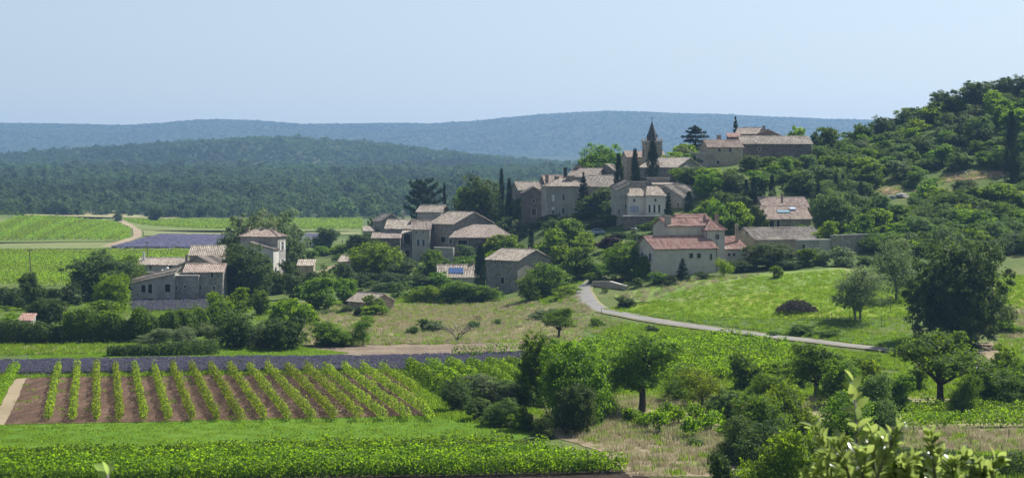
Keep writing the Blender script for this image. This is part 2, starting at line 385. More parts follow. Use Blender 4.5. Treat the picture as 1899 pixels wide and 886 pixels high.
sheet('pale_meadow', [(1140,548),(1260,520),(1440,505),(1560,497),(1640,512),(1500,530),(1270,560),(1170,562)], G['pale'], 1, 4)
sheet('meadow_bank', [(1118,578),(1200,582),(1440,592),(1690,595),(1690,648),(1400,612),(1250,592)], G['verge'], 1, 3)
sheet('far_meadow', [(1845,515),(1960,512),(1960,575),(1850,570)], G['meadow'], 0, 3)
sheet('dry_slope', [(1850,570),(1960,572),(1960,630),(1850,625)], G['dry'], 0, 3)
sheet('sandy_path', [(1795,640),(1840,635),(1880,672),(1850,680)], G['sand'], 1, 3)
sheet('dry_corner', [(1630,796),(1960,796),(1960,850),(1640,838)], G['tan'], 0, 4)
sheet('corner_grass', [(1620,838),(1960,850),(1960,900),(1620,900)], G['verge'], 0, 4)
sheet('orchard_floor', [(1130,730),(1660,735),(1900,740),(1900,792),(1500,800),(1140,778)], G['dry'], 1, 5)
sheet('mid_vineyard_floor', [(980,640),(1240,620),(1480,650),(1640,690),(1640,735),(1000,700)], G['vfloor'], 0, 3)
sheet('hill_terrace', [(1735,328),(1790,318),(1880,318),(1880,326),(1745,338)], G['rose'], 0, 2)
sheet('hill_clearing', [(1630,352),(1664,346),(1668,356),(1640,362)], G['rose'], 0, 2)
sheet('farm_lavender_patch', [(236,556),(390,553),(390,574),(250,580)], G['lav'], 0, 3)
sheet('near_vineyard_floor', [(-60,499),(262,499),(262,530),(-60,532)], G['vfloor'], 0, 2)
sheet('middle_vineyard_floor', [(-60,464),(380,461),(400,478),(262,498),(-60,498)], G['vfloor'], 0, 2)
sheet('pasture', [(-60,450),(230,450),(265,440),(236,462),(-60,464)], G['past'], 1, 2)
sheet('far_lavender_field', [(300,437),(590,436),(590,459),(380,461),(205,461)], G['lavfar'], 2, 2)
sheet('lavender_headland', [(262,428),(670,430),(670,437),(270,438)], G['past'], 1, 2)
sheet('far_vineyard_floor', [(225,407),(670,407),(670,430),(262,429)], G['vfloor'], 0, 2)
sheet('sandy_track', [(210,406),(226,406),(262,428),(262,440),(215,458),(185,458),(246,440),(246,425)], G['sand'], 2, 1)
sheet('hillock_vineyard_floor', [(-60,403),(190,404),(246,428),(236,448),(-60,451)], G['vfloor'], 0, 2)
sheet('dry_hillock', [(40,398),(110,388),(200,386),(230,398),(330,404),(320,407),(190,404),(60,403)], G['dry'], 1, 2)

def ribbon(name, pts, width, mat, layer=3, step=2.0, far=None):
    P = [on_ground(*p) if not isinstance(p, Vector) else p for p in pts]; out = []
    for i in range(len(P)-1):
        p0, p1, p2, p3 = P[max(i-1,0)], P[i], P[i+1], P[min(i+2,len(P)-1)]
        n = max(2, int((p2-p1).length/step))
        for k in range(n):
            t = k/n
            out.append(.5*((2*p1)+(p2-p0)*t+(2*p0-5*p1+4*p2-p3)*t*t+(3*p1-p0-3*p2+p3)*t**3))
    out.append(P[-1]); Vv, m = [], 5
    for i, p in enumerate(out):
        d = out[min(i+1,len(out)-1)]-out[max(i-1,0)]; s = Vector((-d.y, d.x, 0)).normalized()
        for k in range(m):
            wd = width if far is None else float(np.interp(p.y, [285,312], [width, far])); q = p + s*wd*(k/(m-1)-.5)*(1+.04*math.sin(i*1.3+k)); Vv.append((q.x, q.y, gz(q.x,q.y)+.08+.03*layer))
    ii = (np.arange(len(out)-1)[:,None]*m + np.arange(m-1)[None]).ravel()
    return tag(mobj(name, np_mesh(name, Vv, np.stack([ii, ii+1, ii+m+1, ii+m], -1), mat, True)), kind='structure')
ribbon('road', [at_d(1108,345), at_d(1094,332), (1083,528), (1078,542), (1090,560), (1112,574), (1160,585), (1250,601), (1350,615), (1450,627), (1560,640), (1690,657), (1840,690)], 2.0, ASPH, far=3.3)
ribbon('road_shoulder', [at_d(1108,345), at_d(1094,332), (1083,528), (1078,542), (1090,560), (1112,574), (1160,585), (1250,601), (1350,615), (1450,627), (1560,640), (1690,657), (1840,690)], 2.9, G['dry'], 2, far=4.2)
ribbon('farm_track', [(560,512), (600,503), (622,494), (650,484)], 3.2, G['sand'])
# ------------------------------------------------------------------ buildings
def roof_plane(mb, poly, spacing=.34, amp=.055, seed=0):
    """a tiled roof slope: a thin slab under half-round tile ribs that run down the slope (poly: convex, world points, first edge = eave)"""
    p = [Vector(q) for q in poly]; r = np.random.default_rng(seed)
    eu = (p[1]-p[0]).normalized(); nn = eu.cross(p[2]-p[0]).normalized()
    if nn.z < 0: nn = -nn
    ev = nn.cross(eu).normalized()
    if ev.z < 0: ev = -ev
    uvp = [((q-p[0]).dot(eu), (q-p[0]).dot(ev)) for q in p]
    mb.prism([q - nn*.13 for q in p], nn*.10)
    u0, u1 = min(a for a, _ in uvp), max(a for a, _ in uvp)
    nu_ = max(8, int((u1-u0)/spacing*4)); us = np.linspace(u0+.001, u1-.001, nu_)
    cols = []
    nv = max(3, int((max(b for _, b in uvp)-min(b for _, b in uvp))/.9))
    sag = r.normal(0, .02, (5, 5))
    for k, u in enumerate(us):
        hit = []
        for i in range(len(uvp)):
            (a, b), (c, d) = uvp[i], uvp[(i+1) % len(uvp)]
            if (a-u)*(c-u) <= 0 and a != c: hit.append(b+(d-b)*(u-a)/(c-a))
        lo, hi = min(hit), max(hit); ph = (u-u0)/spacing*2*math.pi
        lo += r.normal(0, .02)
        prof = amp*max(-.35, math.sin(ph))
        for j in range(nv):
            vv = lo+(hi-lo)*j/(nv-1)
            w_ = sag[int((u-u0)/(u1-u0)*4.99), int(j/nv*4.99)]
            cols.append(p[0]+eu*u+ev*vv+nn*(.02+prof+w_+r.normal(0,.008)))
    f = [(k*nv+j, (k+1)*nv+j, (k+1)*nv+j+1, k*nv+j+1) for k in range(nu_-1) for j in range(nv-1)]
    mb.add(cols, f)
class Vol:
    pass
FOOT = []
NWIN = [0]
def clear_of_houses(P, m=1.2):
    ok = np.ones(len(P), bool)
    for x, y, ex, ey, w_, d in FOOT:
        a = (P[:,0]-x)*ex+(P[:,1]-y)*ey; b = -(P[:,0]-x)*ey+(P[:,1]-y)*ex; ok &= ~((a > -m) & (a < w_+m) & (b > -m) & (b < d+m))
    return ok
class House:
    def __init__(s, name, label, x, D, cat='house', group=None):
        s.root = empty(name, at_d(x, D)); tag(s.root, label, cat, group); s.k = 0
    def part(s, mb, name, mat, parent=None):
        o = mobj(name, mb.mesh(name, mat, False, s.root.location), parent or s.root); return o
    def vol(s, x0, x1, D, eave, yaw=0, depth=7, roof='gx', rise=1.5, wall='grey', tile='old', oh=.35, base=None, inset=(0,0), top=None, sp=.34):
        """x0,x1: photo columns of the front face; D: distance of its first corner; eave: photo row of the eave there; depth: metres or ('px', column of the far corner)"""
        s.k += 1; y = R(yaw); e = Vector((math.cos(y), math.sin(y), 0)); n = Vector((-math.sin(y), math.cos(y), 0)); z = Vector((0,0,1))
        k0, k1 = (x0-CX)/F, (x1-CX)/F; P0 = Vector((k0*D, D, 0))
        w_ = (k1*P0.y-P0.x)/(e.x-k1*e.y); P1 = P0+e*w_
        if isinstance(depth, tuple):
            kk = (depth[1]-CX)/F; q = P1 if yaw < 0 else P0
            depth = (kk*q.y-q.x)/(n.x-kk*n.y)
        ze = H-(eave-Y0)/F*D
        if base is None: zb = min(gz(c.x, c.y) for c in (P0, P1, P0+n*depth, P1+n*depth))-.4
        else: zb = H-(base-Y0)/F*D
        v = Vol(); v.e, v.n, v.P0, v.w, v.d, v.zb, v.ze = e, n, P0, w_, depth, zb, ze; FOOT.append((P0.x, P0.y, e.x, e.y, w_, depth))
        def pt(a, b, c): return P0+e*a+n*b+z*c
        v.pt = pt; W_, d = w_, depth; mb = MB()
        if roof in ('gx',): mb.prism([pt(0,0,zb),pt(0,d,zb),pt(0,d,ze),pt(0,d/2,ze+rise-.12),pt(0,0,ze)], e*W_)
        elif roof == 'gy': mb.prism([pt(0,0,zb),pt(W_,0,zb),pt(W_,0,ze),pt(W_/2,0,ze+rise-.12),pt(0,0,ze)], n*d)
        elif roof in ('front','lean'): mb.prism([pt(0,0,zb),pt(0,d,zb),pt(0,d,ze+rise-.12),pt(0,0,ze)] if roof == 'front' else [pt(0,0,zb),pt(0,d,zb),pt(0,d,ze),pt(0,0,ze)], e*W_)
        elif roof == 'left': mb.prism([pt(0,0,zb),pt(W_,0,zb),pt(W_,0,ze+rise-.12),pt(0,0,ze)], n*d)
        elif roof == 'right': mb.prism([pt(0,0,zb),pt(W_,0,zb),pt(W_,0,ze-.12),pt(0,0,ze+rise-.12)], n*d)
        else: mb.prism([pt(0,0,zb),pt(W_,0,zb),pt(W_,d,zb),pt(0,d,zb)], z*(ze-zb))
        v.wall = s.part(mb, 'wall', W[wall]); v.roof = None
        rb = MB(); sd_ = int(x0*7+eave)
        rp = lambda poly: roof_plane(rb, poly, sp, .23*sp, sd_)
        if roof == 'gx':
            g = rise/(d/2)*oh
            rp([pt(-oh,-oh,ze-g),pt(W_+oh,-oh,ze-g),pt(W_+oh,d/2,ze+rise),pt(-oh,d/2,ze+rise)])
            rp([pt(W_+oh,d+oh,ze-g),pt(-oh,d+oh,ze-g),pt(-oh,d/2,ze+rise),pt(W_+oh,d/2,ze+rise)])
            rb.tube([pt(-oh,d/2,ze+rise+.02),pt(W_+oh,d/2,ze+rise+.02)], [.13,.13], 6)
        elif roof == 'gy':
            g = rise/(W_/2)*oh
            rp([pt(-oh,d+oh,ze-g),pt(-oh,-oh,ze-g),pt(W_/2,-oh,ze+rise),pt(W_/2,d+oh,ze+rise)])
            rp([pt(W_+oh,-oh,ze-g),pt(W_+oh,d+oh,ze-g),pt(W_/2,d+oh,ze+rise),pt(W_/2,-oh,ze+rise)])
            rb.tube([pt(W_/2,-oh,ze+rise+.02),pt(W_/2,d+oh,ze+rise+.02)], [.13,.13], 6)
        elif roof == 'front':
            g = rise/d*oh; rp([pt(-oh,-oh,ze-g),pt(W_+oh,-oh,ze-g),pt(W_+oh,d+.1,ze+rise),pt(-oh,d+.1,ze+rise)])
        elif roof == 'left':
            g = rise/W_*oh; rp([pt(-oh,d+oh,ze-g+1.1),pt(-oh,-oh,ze-g),pt(W_+.15,-oh,ze+rise),pt(W_+.15,d+oh,ze+rise+1.1)])
        elif roof == 'right':
            g = rise/W_*oh; rp([pt(W_+oh,-oh,ze-g),pt(W_+oh,d+oh,ze-g),pt(-.15,d+oh,ze+rise),pt(-.15,-oh,ze+rise)])
        elif roof == 'lean':
            a, b_ = inset
            rp([pt(-oh,-oh,ze),pt(W_+oh,-oh,ze),pt(W_-b_,d,ze+rise),pt(a,d,ze+rise)])
            if b_ > 0: rp([pt(W_+oh,-oh,ze),pt(W_+oh,d,ze),pt(W_-b_,d,ze+rise)])
            if a > 0: rp([pt(-oh,d,ze),pt(-oh,-oh,ze),pt(a,d,ze+rise)])
        elif roof == 'hip':
            i_ = min(W_, d)/2; a = (i_, d/2) if W_ >= d else (W_/2, i_); b_ = (W_-i_, d/2) if W_ >= d else (W_/2, d-i_)
            A, B = pt(*a, ze+rise), pt(*b_, ze+rise)
            c = [pt(-oh,-oh,ze),pt(W_+oh,-oh,ze),pt(W_+oh,d+oh,ze),pt(-oh,d+oh,ze)]
            if W_ >= d:
                rp([c[0],c[1],B,A]); rp([c[1],c[2],B]); rp([c[2],c[3],A,B]); rp([c[3],c[0],A])
            else:
                rp([c[0],c[1],A]); rp([c[1],c[2],B,A]); rp([c[2],c[3],B]); rp([c[3],c[0],A,B])
            for q, r_ in ((c[0],A),(c[1],A if W_ < d else B),(A,B)): rb.tube([q+z*.05, r_+z*.05], [.11,.11], 5)
        elif roof == 'flat':
            rb.prism([pt(-.1,-.1,ze),pt(W_+.1,-.1,ze),pt(W_+.1,d+.1,ze),pt(-.1,d+.1,ze)], z*.18)
        if roof == 'flat': v.roof = s.part(rb, 'coping', FRAME)
        elif rb.v: v.roof = s.part(rb, 'roof', T[tile])
        return v
    def chimney(s, v, px, top, bot, wpx, D=None, mat=None, cap=True):
        D = D or (v.P0+v.e*v.w/2+v.n*v.d/2).y; a = at(px, bot, D); b_ = at(px, top, D); hw = wpx/2/F*D; mb = MB()
        mb.box(a-v.e*hw-v.n*hw-Vector((0,0,.5)), v.e*2*hw, v.n*2*hw*.8, Vector((0,0,b_.z-a.z+.5)))
        if cap:
            mb.box(b_-v.e*hw*1.25-v.n*hw*1.2, v.e*2.5*hw, v.n*2*hw, Vector((0,0,.1)))
            for t_ in (-.5,.5): mb.tube([b_+v.e*hw*t_, b_+v.e*hw*t_+Vector((0,0,.32))], [.11,.09], 6)
        return s.part(mb, 'chimney', mat or STONEC, v.roof)
    def win(s, v, px, py, pw, ph, face='f', shut=None, pane=None, frame=None, name='window', glaze=True):
        """an opening at photo column/row px,py of size pw x ph photo pixels, put on the front, left or right face"""
        if face == 'f': o, e, nrm = v.P0, v.e, -v.n
        elif face == 'r': o, e, nrm = v.P0+v.e*v.w, v.n, v.e
        else: o, e, nrm = v.P0+v.n*v.d, -v.n, -v.e
        dirv = Vector(((px-CX)/F, 1, 0)); t_ = o.dot(nrm)/dirv.dot(nrm); D = t_
        c = Vector((dirv.x*t_, t_, H-(py-Y0)/F*D)); up = Vector((0,0,1))
        e2 = Vector((((px+1-CX)/F), 1, 0)); t2 = o.dot(nrm)/e2.dot(nrm); per = (Vector((e2.x*t2, t2, 0))-Vector((c.x,c.y,0))).length
        hw, hh = pw*per/2, ph/2/F*D; q = c+nrm*.004; fr = MB(); t = .11
        fr.box(q-e*(hw+t)-up*(hh+t), e*2*(hw+t), nrm*.10, up*t); fr.box(q-e*(hw+t)+up*hh, e*2*(hw+t), nrm*.06, up*t)
        fr.box(q-e*(hw+t)-up*hh, e*t, nrm*.06, up*2*hh); fr.box(q+e*hw-up*hh, e*t, nrm*.06, up*2*hh)
        f = s.part(fr, name, frame or FRAME); pb = MB(); pb.box(q-e*hw-up*hh, e*2*hw, nrm*.02, up*2*hh)
        s.part(pb, 'pane' if glaze else 'door_leaf', pane or GLASS, f)  # wooden ones are doors; near-black ones paint the shade inside openings
        if glaze and pw > 4 and ph > 6:
            sb = MB(); sb.box(q+nrm*.022-e*.03-up*hh, e*.06, nrm*.02, up*2*hh); sb.box(q+nrm*.023-e*hw+up*hh*.2, e*2*hw, nrm*.018, up*.05); s.part(sb, 'sash', BROWNP if shut is None else shut, f)
        if shut:
            for sg in (-1, 1):
                sm = MB(); a = q+e*sg*(hw+t+hw*.5)+nrm*.01
                sm.box(a-e*hw*.5-up*hh, e*hw, nrm*.05, up*2*hh)
                for k in range(5): sm.box(a-e*hw*.42-up*hh*(1-.1-k*.4)+nrm*.05, e*hw*.84, nrm*.015, up*hh*.2)
                s.part(sm, 'shutter', shut, f)
        return f

# the villa at the road bend
h = House('villa', 'pale rendered villa with red tile roofs on two levels beside the meadow', 1270, 326)
v = h.vol(1214,1330,325,461,20,9,'gx',2.1,'pale','red',.3)
for a in ((1281.6,474,7,9),(1296,474,7,9),(1318.5,476,4.5,11)): h.win(v,*a)
h.win(v,1191,475,3.5,14,'l',BLUEP); h.win(v,1206,477,3.5,16,'l',BLUEP); h.win(v,1205,502,5,6,'l')
u = h.vol(1238,1309,331,418,20,6.5,'gx',1.3,'pale','red',.3); h.chimney(u,1238,401,417,10,332,W['plaster']); h.chimney(u,1306,402,410,4)
u = h.vol(1309,1344,332.2,427,20,6.5,'hip',1.9,'pale','red',.35); h.win(u,1330,439,7,9); h.chimney(u,1329,399,409,6,338)
for q in (u.pt(.1,-.09,0), v.pt(v.w-.12,-.09,0)):
    mb = MB(); zt_ = u.ze if q.y > v.P0.y+3 else v.ze; mb.tube([q+Vector((0,0,v.zb)), q+Vector((0,0,zt_-.1))], [.06,.06], 6); h.part(mb, 'downpipe', flat('grey_zinc', (.16,.16,.165), .5, .4, .3))
u = h.vol(1262,1318,343,408,20,5,'gx',1.0,'pale','red',.3)
u = h.vol(1342,1386,335,461,20,5,'front',2.2,'pale','red',.25); h.win(u,1352,472,5,5); h.win(u,1361,472,5,5); h.chimney(u,1366,417,443,5.5,339,W['warm'])
h = House('barn', 'long stone barn with ribbed grey tile roof behind the villa', 1460, 347, 'barn')
v = h.vol(1401,1529,345,444,22,9,'gx',2.1,'warm','grey',.25, sp=.42); h.win(v,1385,432,3,4,'l',name='vent_opening',pane=VOID)
u = h.vol(1482,1540,343.5,446,22,1.2,'flat',0,'plaster',base=492); h.win(u,1490,458,6,10)
def long_wall(name, label, pts, hgt, th, mat, cap=FRAME):
    """a free-standing wall along ground points"""
    P = [at_d(*p) for p in pts]; r_ = empty(name, P[0]); tag(r_, label, 'wall'); a, c = MB(), MB()
    for p, q, k0, k1 in zip(P, P[1:], hgt, hgt[1:]):
        d = (q-p); d.z = 0; n = Vector((-d.y, d.x, 0)).normalized()*th; up = Vector((0,0,1))
        a.prism([p-up*.6, q-up*.6, q+up*k1, p+up*k0], n)
        c.prism([p+up*k0-n*.15, q+up*k1-n*.15, q+up*(k1+.12)-n*.15, p+up*(k0+.12)-n*.15], n*1.3)
    a.build('wall_body', W[mat], r_); c.build('coping', cap, r_)
def htop(px, D, py): return H-(py-Y0)/F*D - at_d(px, D).z
long_wall('garden_wall', 'long blank grey stone garden wall running right from the barn', [(1543,350),(1600,356),(1652,362)], [htop(1543,350,437),htop(1600,356,435),htop(1652,362,434)], .5, 'grey')
# the low barn with the blue roof light
h = House('patched_house', 'low house with broad patched beige roof and blue roof light', 1460, 388)
v = h.vol(1414,1504,386,405,7,11,'gx',2.6,'warm','pink',.45); h.win(v,1431,415,8,12,pane=VOID,glaze=False,name='doorway'); h.win(v,1443,415,5,12,pane=VOID,glaze=False,name='doorway')
u = h.vol(1416,1500,395,384,7,8,'gx',2.1,'warm','pink',.3); h.chimney(u,1450,361,373,3.5,394)
s_ = v.pt(v.w*.5,2.2,v.ze+2.6*2.2/5.5+.12); mb = MB(); g = Vector((0,1,2.6/5.5)).normalized()
mb.box(s_-v.e*1.4, v.e*2.8, (v.n+Vector((0,0,2.6/5.5)))*1.0, Vector((0,0,.12))); h.part(mb, 'roof_light', flat('turquoise_roof_light', (.20,.34,.40), .2, .6), v.roof)
mb = MB(); mb.box(s_+v.e*1.7+(v.n+Vector((0,0,2.6/5.5)))*1.1, v.e*1.3, (v.n+Vector((0,0,2.6/5.5)))*.8, Vector((0,0,.3))); h.part(mb, 'tarpaulin', flat('blue_grey_tarpaulin', (.40,.46,.58), .5), v.roof)
# on the hilltop
h = House('hilltop_house', 'stone house with two rows of small windows at the top of the village', 1340, 442)
v = h.vol(1313,1378,440,272,15,('px',1298),'gx',1.7,'warm','pink',.3)
for a in ((1334,278.5,5,7),(1354,278.5,5,7),(1331.5,301,5,6)): h.win(v,*a)
u = h.vol(1291,1322,438.5,285,15,4,'flat',0,'grey'); h.win(u,1301,299.5,7,7)
h = House('hilltop_farmhouse', 'long dark stone farmhouse under a wavy beige roof on the hilltop', 1440, 448)
v = h.vol(1377,1505,446,266,6,8,'gx',1.9,'dark','old',.35, sp=.4); h.chimney(v,1333,252,262,7,450); h.win(v,1408,277,4,4)
u = h.vol(1400,1449,456,251,0,9,'gy',1.5,'dark','brown',.3); h.chimney(u,1416.5,235,245,5,460)
u = h.vol(1364,1404,462,248,-20,8,'gx',1.6,'warm','brown',.3)
u = h.vol(1351,1374,452,254,0,4,'front',1.1,'dark','red',.2)
# the church
h = House('church', 'village church with square bell tower and dark pointed spire', 1205, 452, 'church')
v = h.vol(1163,1234,455,291.5,5,9,'gx',1.6,'warm','pink',.25); h.win(v,1175,301,3,6)
t_ = h.vol(1197,1228,449,263.5,8,4.15,'none',0,'warm')
def frustum(mb, c, e, n, r0, z0, r1, z1, k=8, off=0):
    p = []
    for r_, z_ in ((r0,z0),(r1,z1)):
        for i in range(k):
            a = 2*math.pi*(i+.5)/k+off; p.append(c+e*(r_*math.cos(a))+n*(r_*math.sin(a))+Vector((0,0,z_)))
    mb.add(p, [(i,(i+1)%k,k+(i+1)%k,k+i) for i in range(k)]+[tuple(range(k))[::-1], tuple(range(k,2*k))])
c = t_.pt(t_.w/2, t_.d/2, 0); zt = t_.ze; mb = MB(); hw = t_.w/2
for z_, o_, th in ((zt-.02,.22,.3),(zt-1.15,.12,.18)):
    mb = MB(); mb.box(c-t_.e*(hw+o_)-t_.n*(hw+o_)+Vector((0,0,z_)), t_.e*2*(hw+o_), t_.n*2*(hw+o_), Vector((0,0,th)))
    h.part(mb, 'cornice', FRAME)
mb = MB(); frustum(mb,c,t_.e,t_.n,1.98,zt+.28,1.55,zt+1.1); frustum(mb,c,t_.e,t_.n,1.549,zt+1.1,1.2,zt+1.9); frustum(mb,c,t_.e,t_.n,1.199,zt+1.9,.06,zt+5.2)
spire = h.part(mb, 'spire', SLATE)
for i in range(8):
    mb = MB(); a = 2*math.pi*i/8; mb.prism([c+t_.e*(1.35*math.cos(a)+.25*math.sin(a))+t_.n*(1.35*math.sin(a)-.25*math.cos(a))+Vector((0,0,zt+1.3)), c+t_.e*(1.35*math.cos(a)-.25*math.sin(a))+t_.n*(1.35*math.sin(a)+.25*math.cos(a))+Vector((0,0,zt+1.3)), c+t_.e*1.25*math.cos(a)+t_.n*1.25*math.sin(a)+Vector((0,0,zt+2.1))], t_.e*.12)
    h.part(mb, 'dormer', SLATE, spire)
for sx in (-1,1):
    for sy in (-1,1):
        mb = MB(); q = c+t_.e*sx*(hw-.15)+t_.n*sy*(hw-.15); frustum(mb,q,t_.e,t_.n,.3,zt+.28,.22,zt+.7,6); frustum(mb,q,t_.e,t_.n,.28,zt+.7,.02,zt+1.15,6); h.part(mb,'pinnacle',FRAME)
mb = MB(); q = c+Vector((0,0,zt+5.1)); mb.tube([q,q+Vector((0,0,1.35))],[.06,.05],6); mb.tube([q+Vector((0,0,.9))-t_.e*.36,q+Vector((0,0,.9))+t_.e*.36],[.05,.05],6); frustum(mb,q,t_.e,t_.n,.05,0,.16,.12,8); frustum(mb,q,t_.e,t_.n,.16,.12,.05,.26,8); h.part(mb,'cross',IRON,spire)
for fc, pxs in (('f',1212),('l',1196.6)):
    mb = MB(); q0, ee, nn = (t_.pt(t_.w/2,0,zt-3.6), t_.e, -t_.n) if fc == 'f' else (t_.pt(0,t_.d/2,zt-3.6), -t_.n, -t_.e)
    mb.prism([q0+nn*.006+ee*(x_)+Vector((0,0,y_)) for x_, y_ in [(-.5,0),(.5,0)]+[(.5*math.cos(a),1.3+.5*math.sin(a)) for a in np.linspace(0,math.pi,9)]], nn*.03); h.part(mb,'belfry_opening',VOID)
# below the church
h = House('gabled_barn', 'grey stone barn with a wide gable just below the bell tower', 1240, 432, 'barn')
v = h.vol(1187,1254,430,310,-35,('px',1301),'gx',2.3,'grey','grey',.35, sp=.4); h.win(v,1240,322,3,5)
h = House('terrace_house', 'flat walled stone building with pale coping under the gabled barn', 1220, 419)
v = h.vol(1200,1242,418,330,0,4,'flat',0,'grey'); u = h.vol(1158,1200,415,337.5,0,4,'flat',0,'grey'); u = h.vol(1211,1269,414,342,0,3,'front',.4,'grey','old',.2)
h = House('white_house', 'cream house with three white shuttered windows above a dark terrace wall', 1198, 402)
v = h.vol(1166,1201,401,363.5,8,6,'lean',1.7,'white','old',.3,inset=(.6,.3)); h.win(v,1176,371.5,3.5,5); h.win(v,1176,387.5,7,11,shut=BLUEP,pane=BLUEP)
u = h.vol(1199,1234,400,363,8,7,'lean',2.1,'white','old',.3,inset=(1.6,0)); h.win(u,1215.5,371,3,5)
for x_ in (1204.5,1213.5,1222.5): h.win(u,x_,387,3.2,14,shut=WHITEP)
u = h.vol(1144,1167,403,353,8,7,'left',1.5,'plaster','grey',.2); h.win(u,1148,393,3,11); h.win(u,1160,382,3,6)
u = h.vol(1157,1224,396.5,401.5,4,2,'flat',0,'dark')
h = House('grey_gable_house', 'grey house whose broad tiled slope descends right of the cream house', 1262, 408)
v = h.vol(1203,1266,409,364.5,-40,('px',1309),'gy',2.45,'plaster','grey',.4); h.win(v,1258,380,3,6)
# the tall house and the upper row
h = House('tall_house', 'tall three storey stone house with hipped roof in the village centre', 1050, 432)
v = h.vol(1014,1092,430,345.5,8,8.5,'hip',2.0,'plaster','old',.35)
h.win(v,1026,367,4,12,pane=WHITEP,shut=None); h.win(v,1045,365.5,4,12); h.win(v,1026,386.5,4,5,pane=WHITEP); h.win(v,1026,393.5,4,7); h.win(v,1044.5,391,4,11); h.win(v,1038,396,3,5)
h.chimney(v,1054,327,336,9,434); h.chimney(v,1063,327,335,5,434)
u = h.vol(1090,1142,436,345,6,9,'gx',2.6,'grey','grey',.35); h.win(u,1125,352,4,6)
h = House('brown_gable_house', 'narrow dark brown stone house with gable front left of the tall house', 990, 441)
v = h.vol(971,1010,440,357,4,8,'gy',1.4,'dark','old',.35); h.win(v,990,373,5,7); h.win(v,990,393,8,13,pane=BROWNP,glaze=False,name='door')
h = House('ridge_house', 'low house with long pale roof behind the brown gable house', 985, 453)
v = h.vol(962,1008,452,352,14,8,'gx',2.0,'grey','old',.3)
h = House('chimney_house', 'house with reddish roof and two dark chimneys behind the tall house', 1030, 457)
v = h.vol(1012,1052,455,341,10,8,'gx',2.2,'dark','pink',.3); h.chimney(v,1014,325,341,5.5,455,STONEC); h.chimney(v,1048,312,331,6,457,IRON); h.chimney(v,1032,328,336,8,456)
h = House('upper_row_house', 'upper row house with low roof rising right toward the round tree', 1078, 465)
v = h.vol(1052,1104,462,327.5,-25,9,'gx',2.2,'grey','brown',.3); h.chimney(v,1072,308,317,9,466)
h = House('upper_gable_house', 'small grey gable house at the foot of the round tree', 1122, 466)
v = h.vol(1103,1143,465,319,-18,8,'gy',2.0,'grey','grey',.3); h.win(v,1139,322,3,7)
# the lower cluster
h = House('tower_house', 'little square house with gable roof at the left end of the village', 722, 471)
v = h.vol(708,744,470,409,28,('px',692),'gy',1.7,'grey','grey',.4); h.chimney(v,747,394,412,4,472,W['pale']); h.win(v,698,421,2.5,6,'l')
u = h.vol(676,694,468,428,10,5,'front',1.1,'plaster','old',.3); h.win(u,684,438,3,7)
h = House('low_roofed_house', 'house with pale roof and long lean-to roof in front of the little gable house', 735, 450)
v = h.vol(715,765,450,423,-6,8,'gx',2.1,'plaster','old',.35); h.win(v,727,427,2.5,4); h.chimney(v,764,410,417,7,452)
u = h.vol(690,742,445,441,0,4.5,'front',1.2,'dark','brown',.3)
h = House('square_tower', 'square stone tower house with low tiled roof rising above the cluster', 795, 466)
v = h.vol(774,817,465,391.5,-25,('px',833),'gx',1.6,'plaster','old',.4)
h = House('shuttered_house', 'stone house with blue shuttered windows in the middle of the lower cluster', 805, 433)
v = h.vol(797,842,432,413.5,-46,('px',914),'gx',2.7,'grey','old',.4)
h.win(v,804,425,3,9,shut=BLUEP); h.win(v,827,419,3.5,8); h.win(v,822,444,9,10,pane=VOID); h.chimney(v,851,401,411,9,433,W['dark'])
h = House('big_roof_house', 'low house with the broad brown sloping roof at the right end of the cluster', 890, 423)
v = h.vol(836,943,422,440.5,-6,8,'lean',2.9,'dark','brown',.5,inset=(1.5,4.2)); h.win(v,836,448,6,9); h.win(v,858,453,18,16,pane=VOID,glaze=False,name='doorway')  # the near-black panel paints the shade of the recess under the roof
h = House('balcony_house', 'narrow stone house with blue windows and a covered balcony', 780, 426)
v = h.vol(764,797,425,424.5,0,7,'gx',1.9,'plaster','brown',.35)
for a in ((775.5,450,4,12),(785.5,450,4,12)): h.win(v,*a,shut=BLUEP)
h.win(v,772,431.5,2.5,4); h.win(v,784.5,431.5,2.5,4)
u = h.vol(746,764,426.5,433,0,6,'front',.5,'dark','grey',.3); h.win(u,755,443,12,17,pane=VOID,glaze=False,name='balcony'); h.win(u,755,470,9,14,pane=VOID,glaze=False,name='doorway')  # porch shade put into colour: dark wall and near-black panels, no hollow
mb = MB(); q = u.pt(0,-.9,0)
for i in range(9): mb.tube([q+u.e*(u.w*i/8)+Vector((0,0,u.ze-2.45)), q+u.e*(u.w*i/8)+Vector((0,0,u.ze-1.6))],[.025,.025],4)
mb.box(q+Vector((0,0,u.ze-2.6)),u.e*u.w,u.n*.88,Vector((0,0,.14))); mb.box(q+Vector((0,0,u.ze-1.6)),u.e*u.w,u.n*.06,Vector((0,0,.06))); h.part(mb,'railing',IRON)
long_wall('retaining_wall', 'pale stone retaining wall below the shuttered house', [(804,414),(840,412)], [htop(804,414,459),htop(840,412,460)], .8, 'plaster')
h = House('stone_house', 'grey stone house with two tiny windows beside the tall cypress', 940, 372)
v = h.vol(901,960,370,480,-42,('px',1023),'gx',2.0,'grey','old',.35, sp=.42); h.win(v,918.5,486.5,2.5,5.5); h.win(v,930.5,486.5,2.5,5.5); h.chimney(v,983,460,470,4,372); h.win(v,932,520,6,12,pane=VOID,glaze=False,name='door')
h = House('solar_house', 'low cottage with a blue solar panel on its beige roof', 848, 376, 'cottage')
v = h.vol(814,884,373,513,5,8.5,'gx',2.3,'pale','old',.35); h.chimney(v,876,484,497,4.5,378)
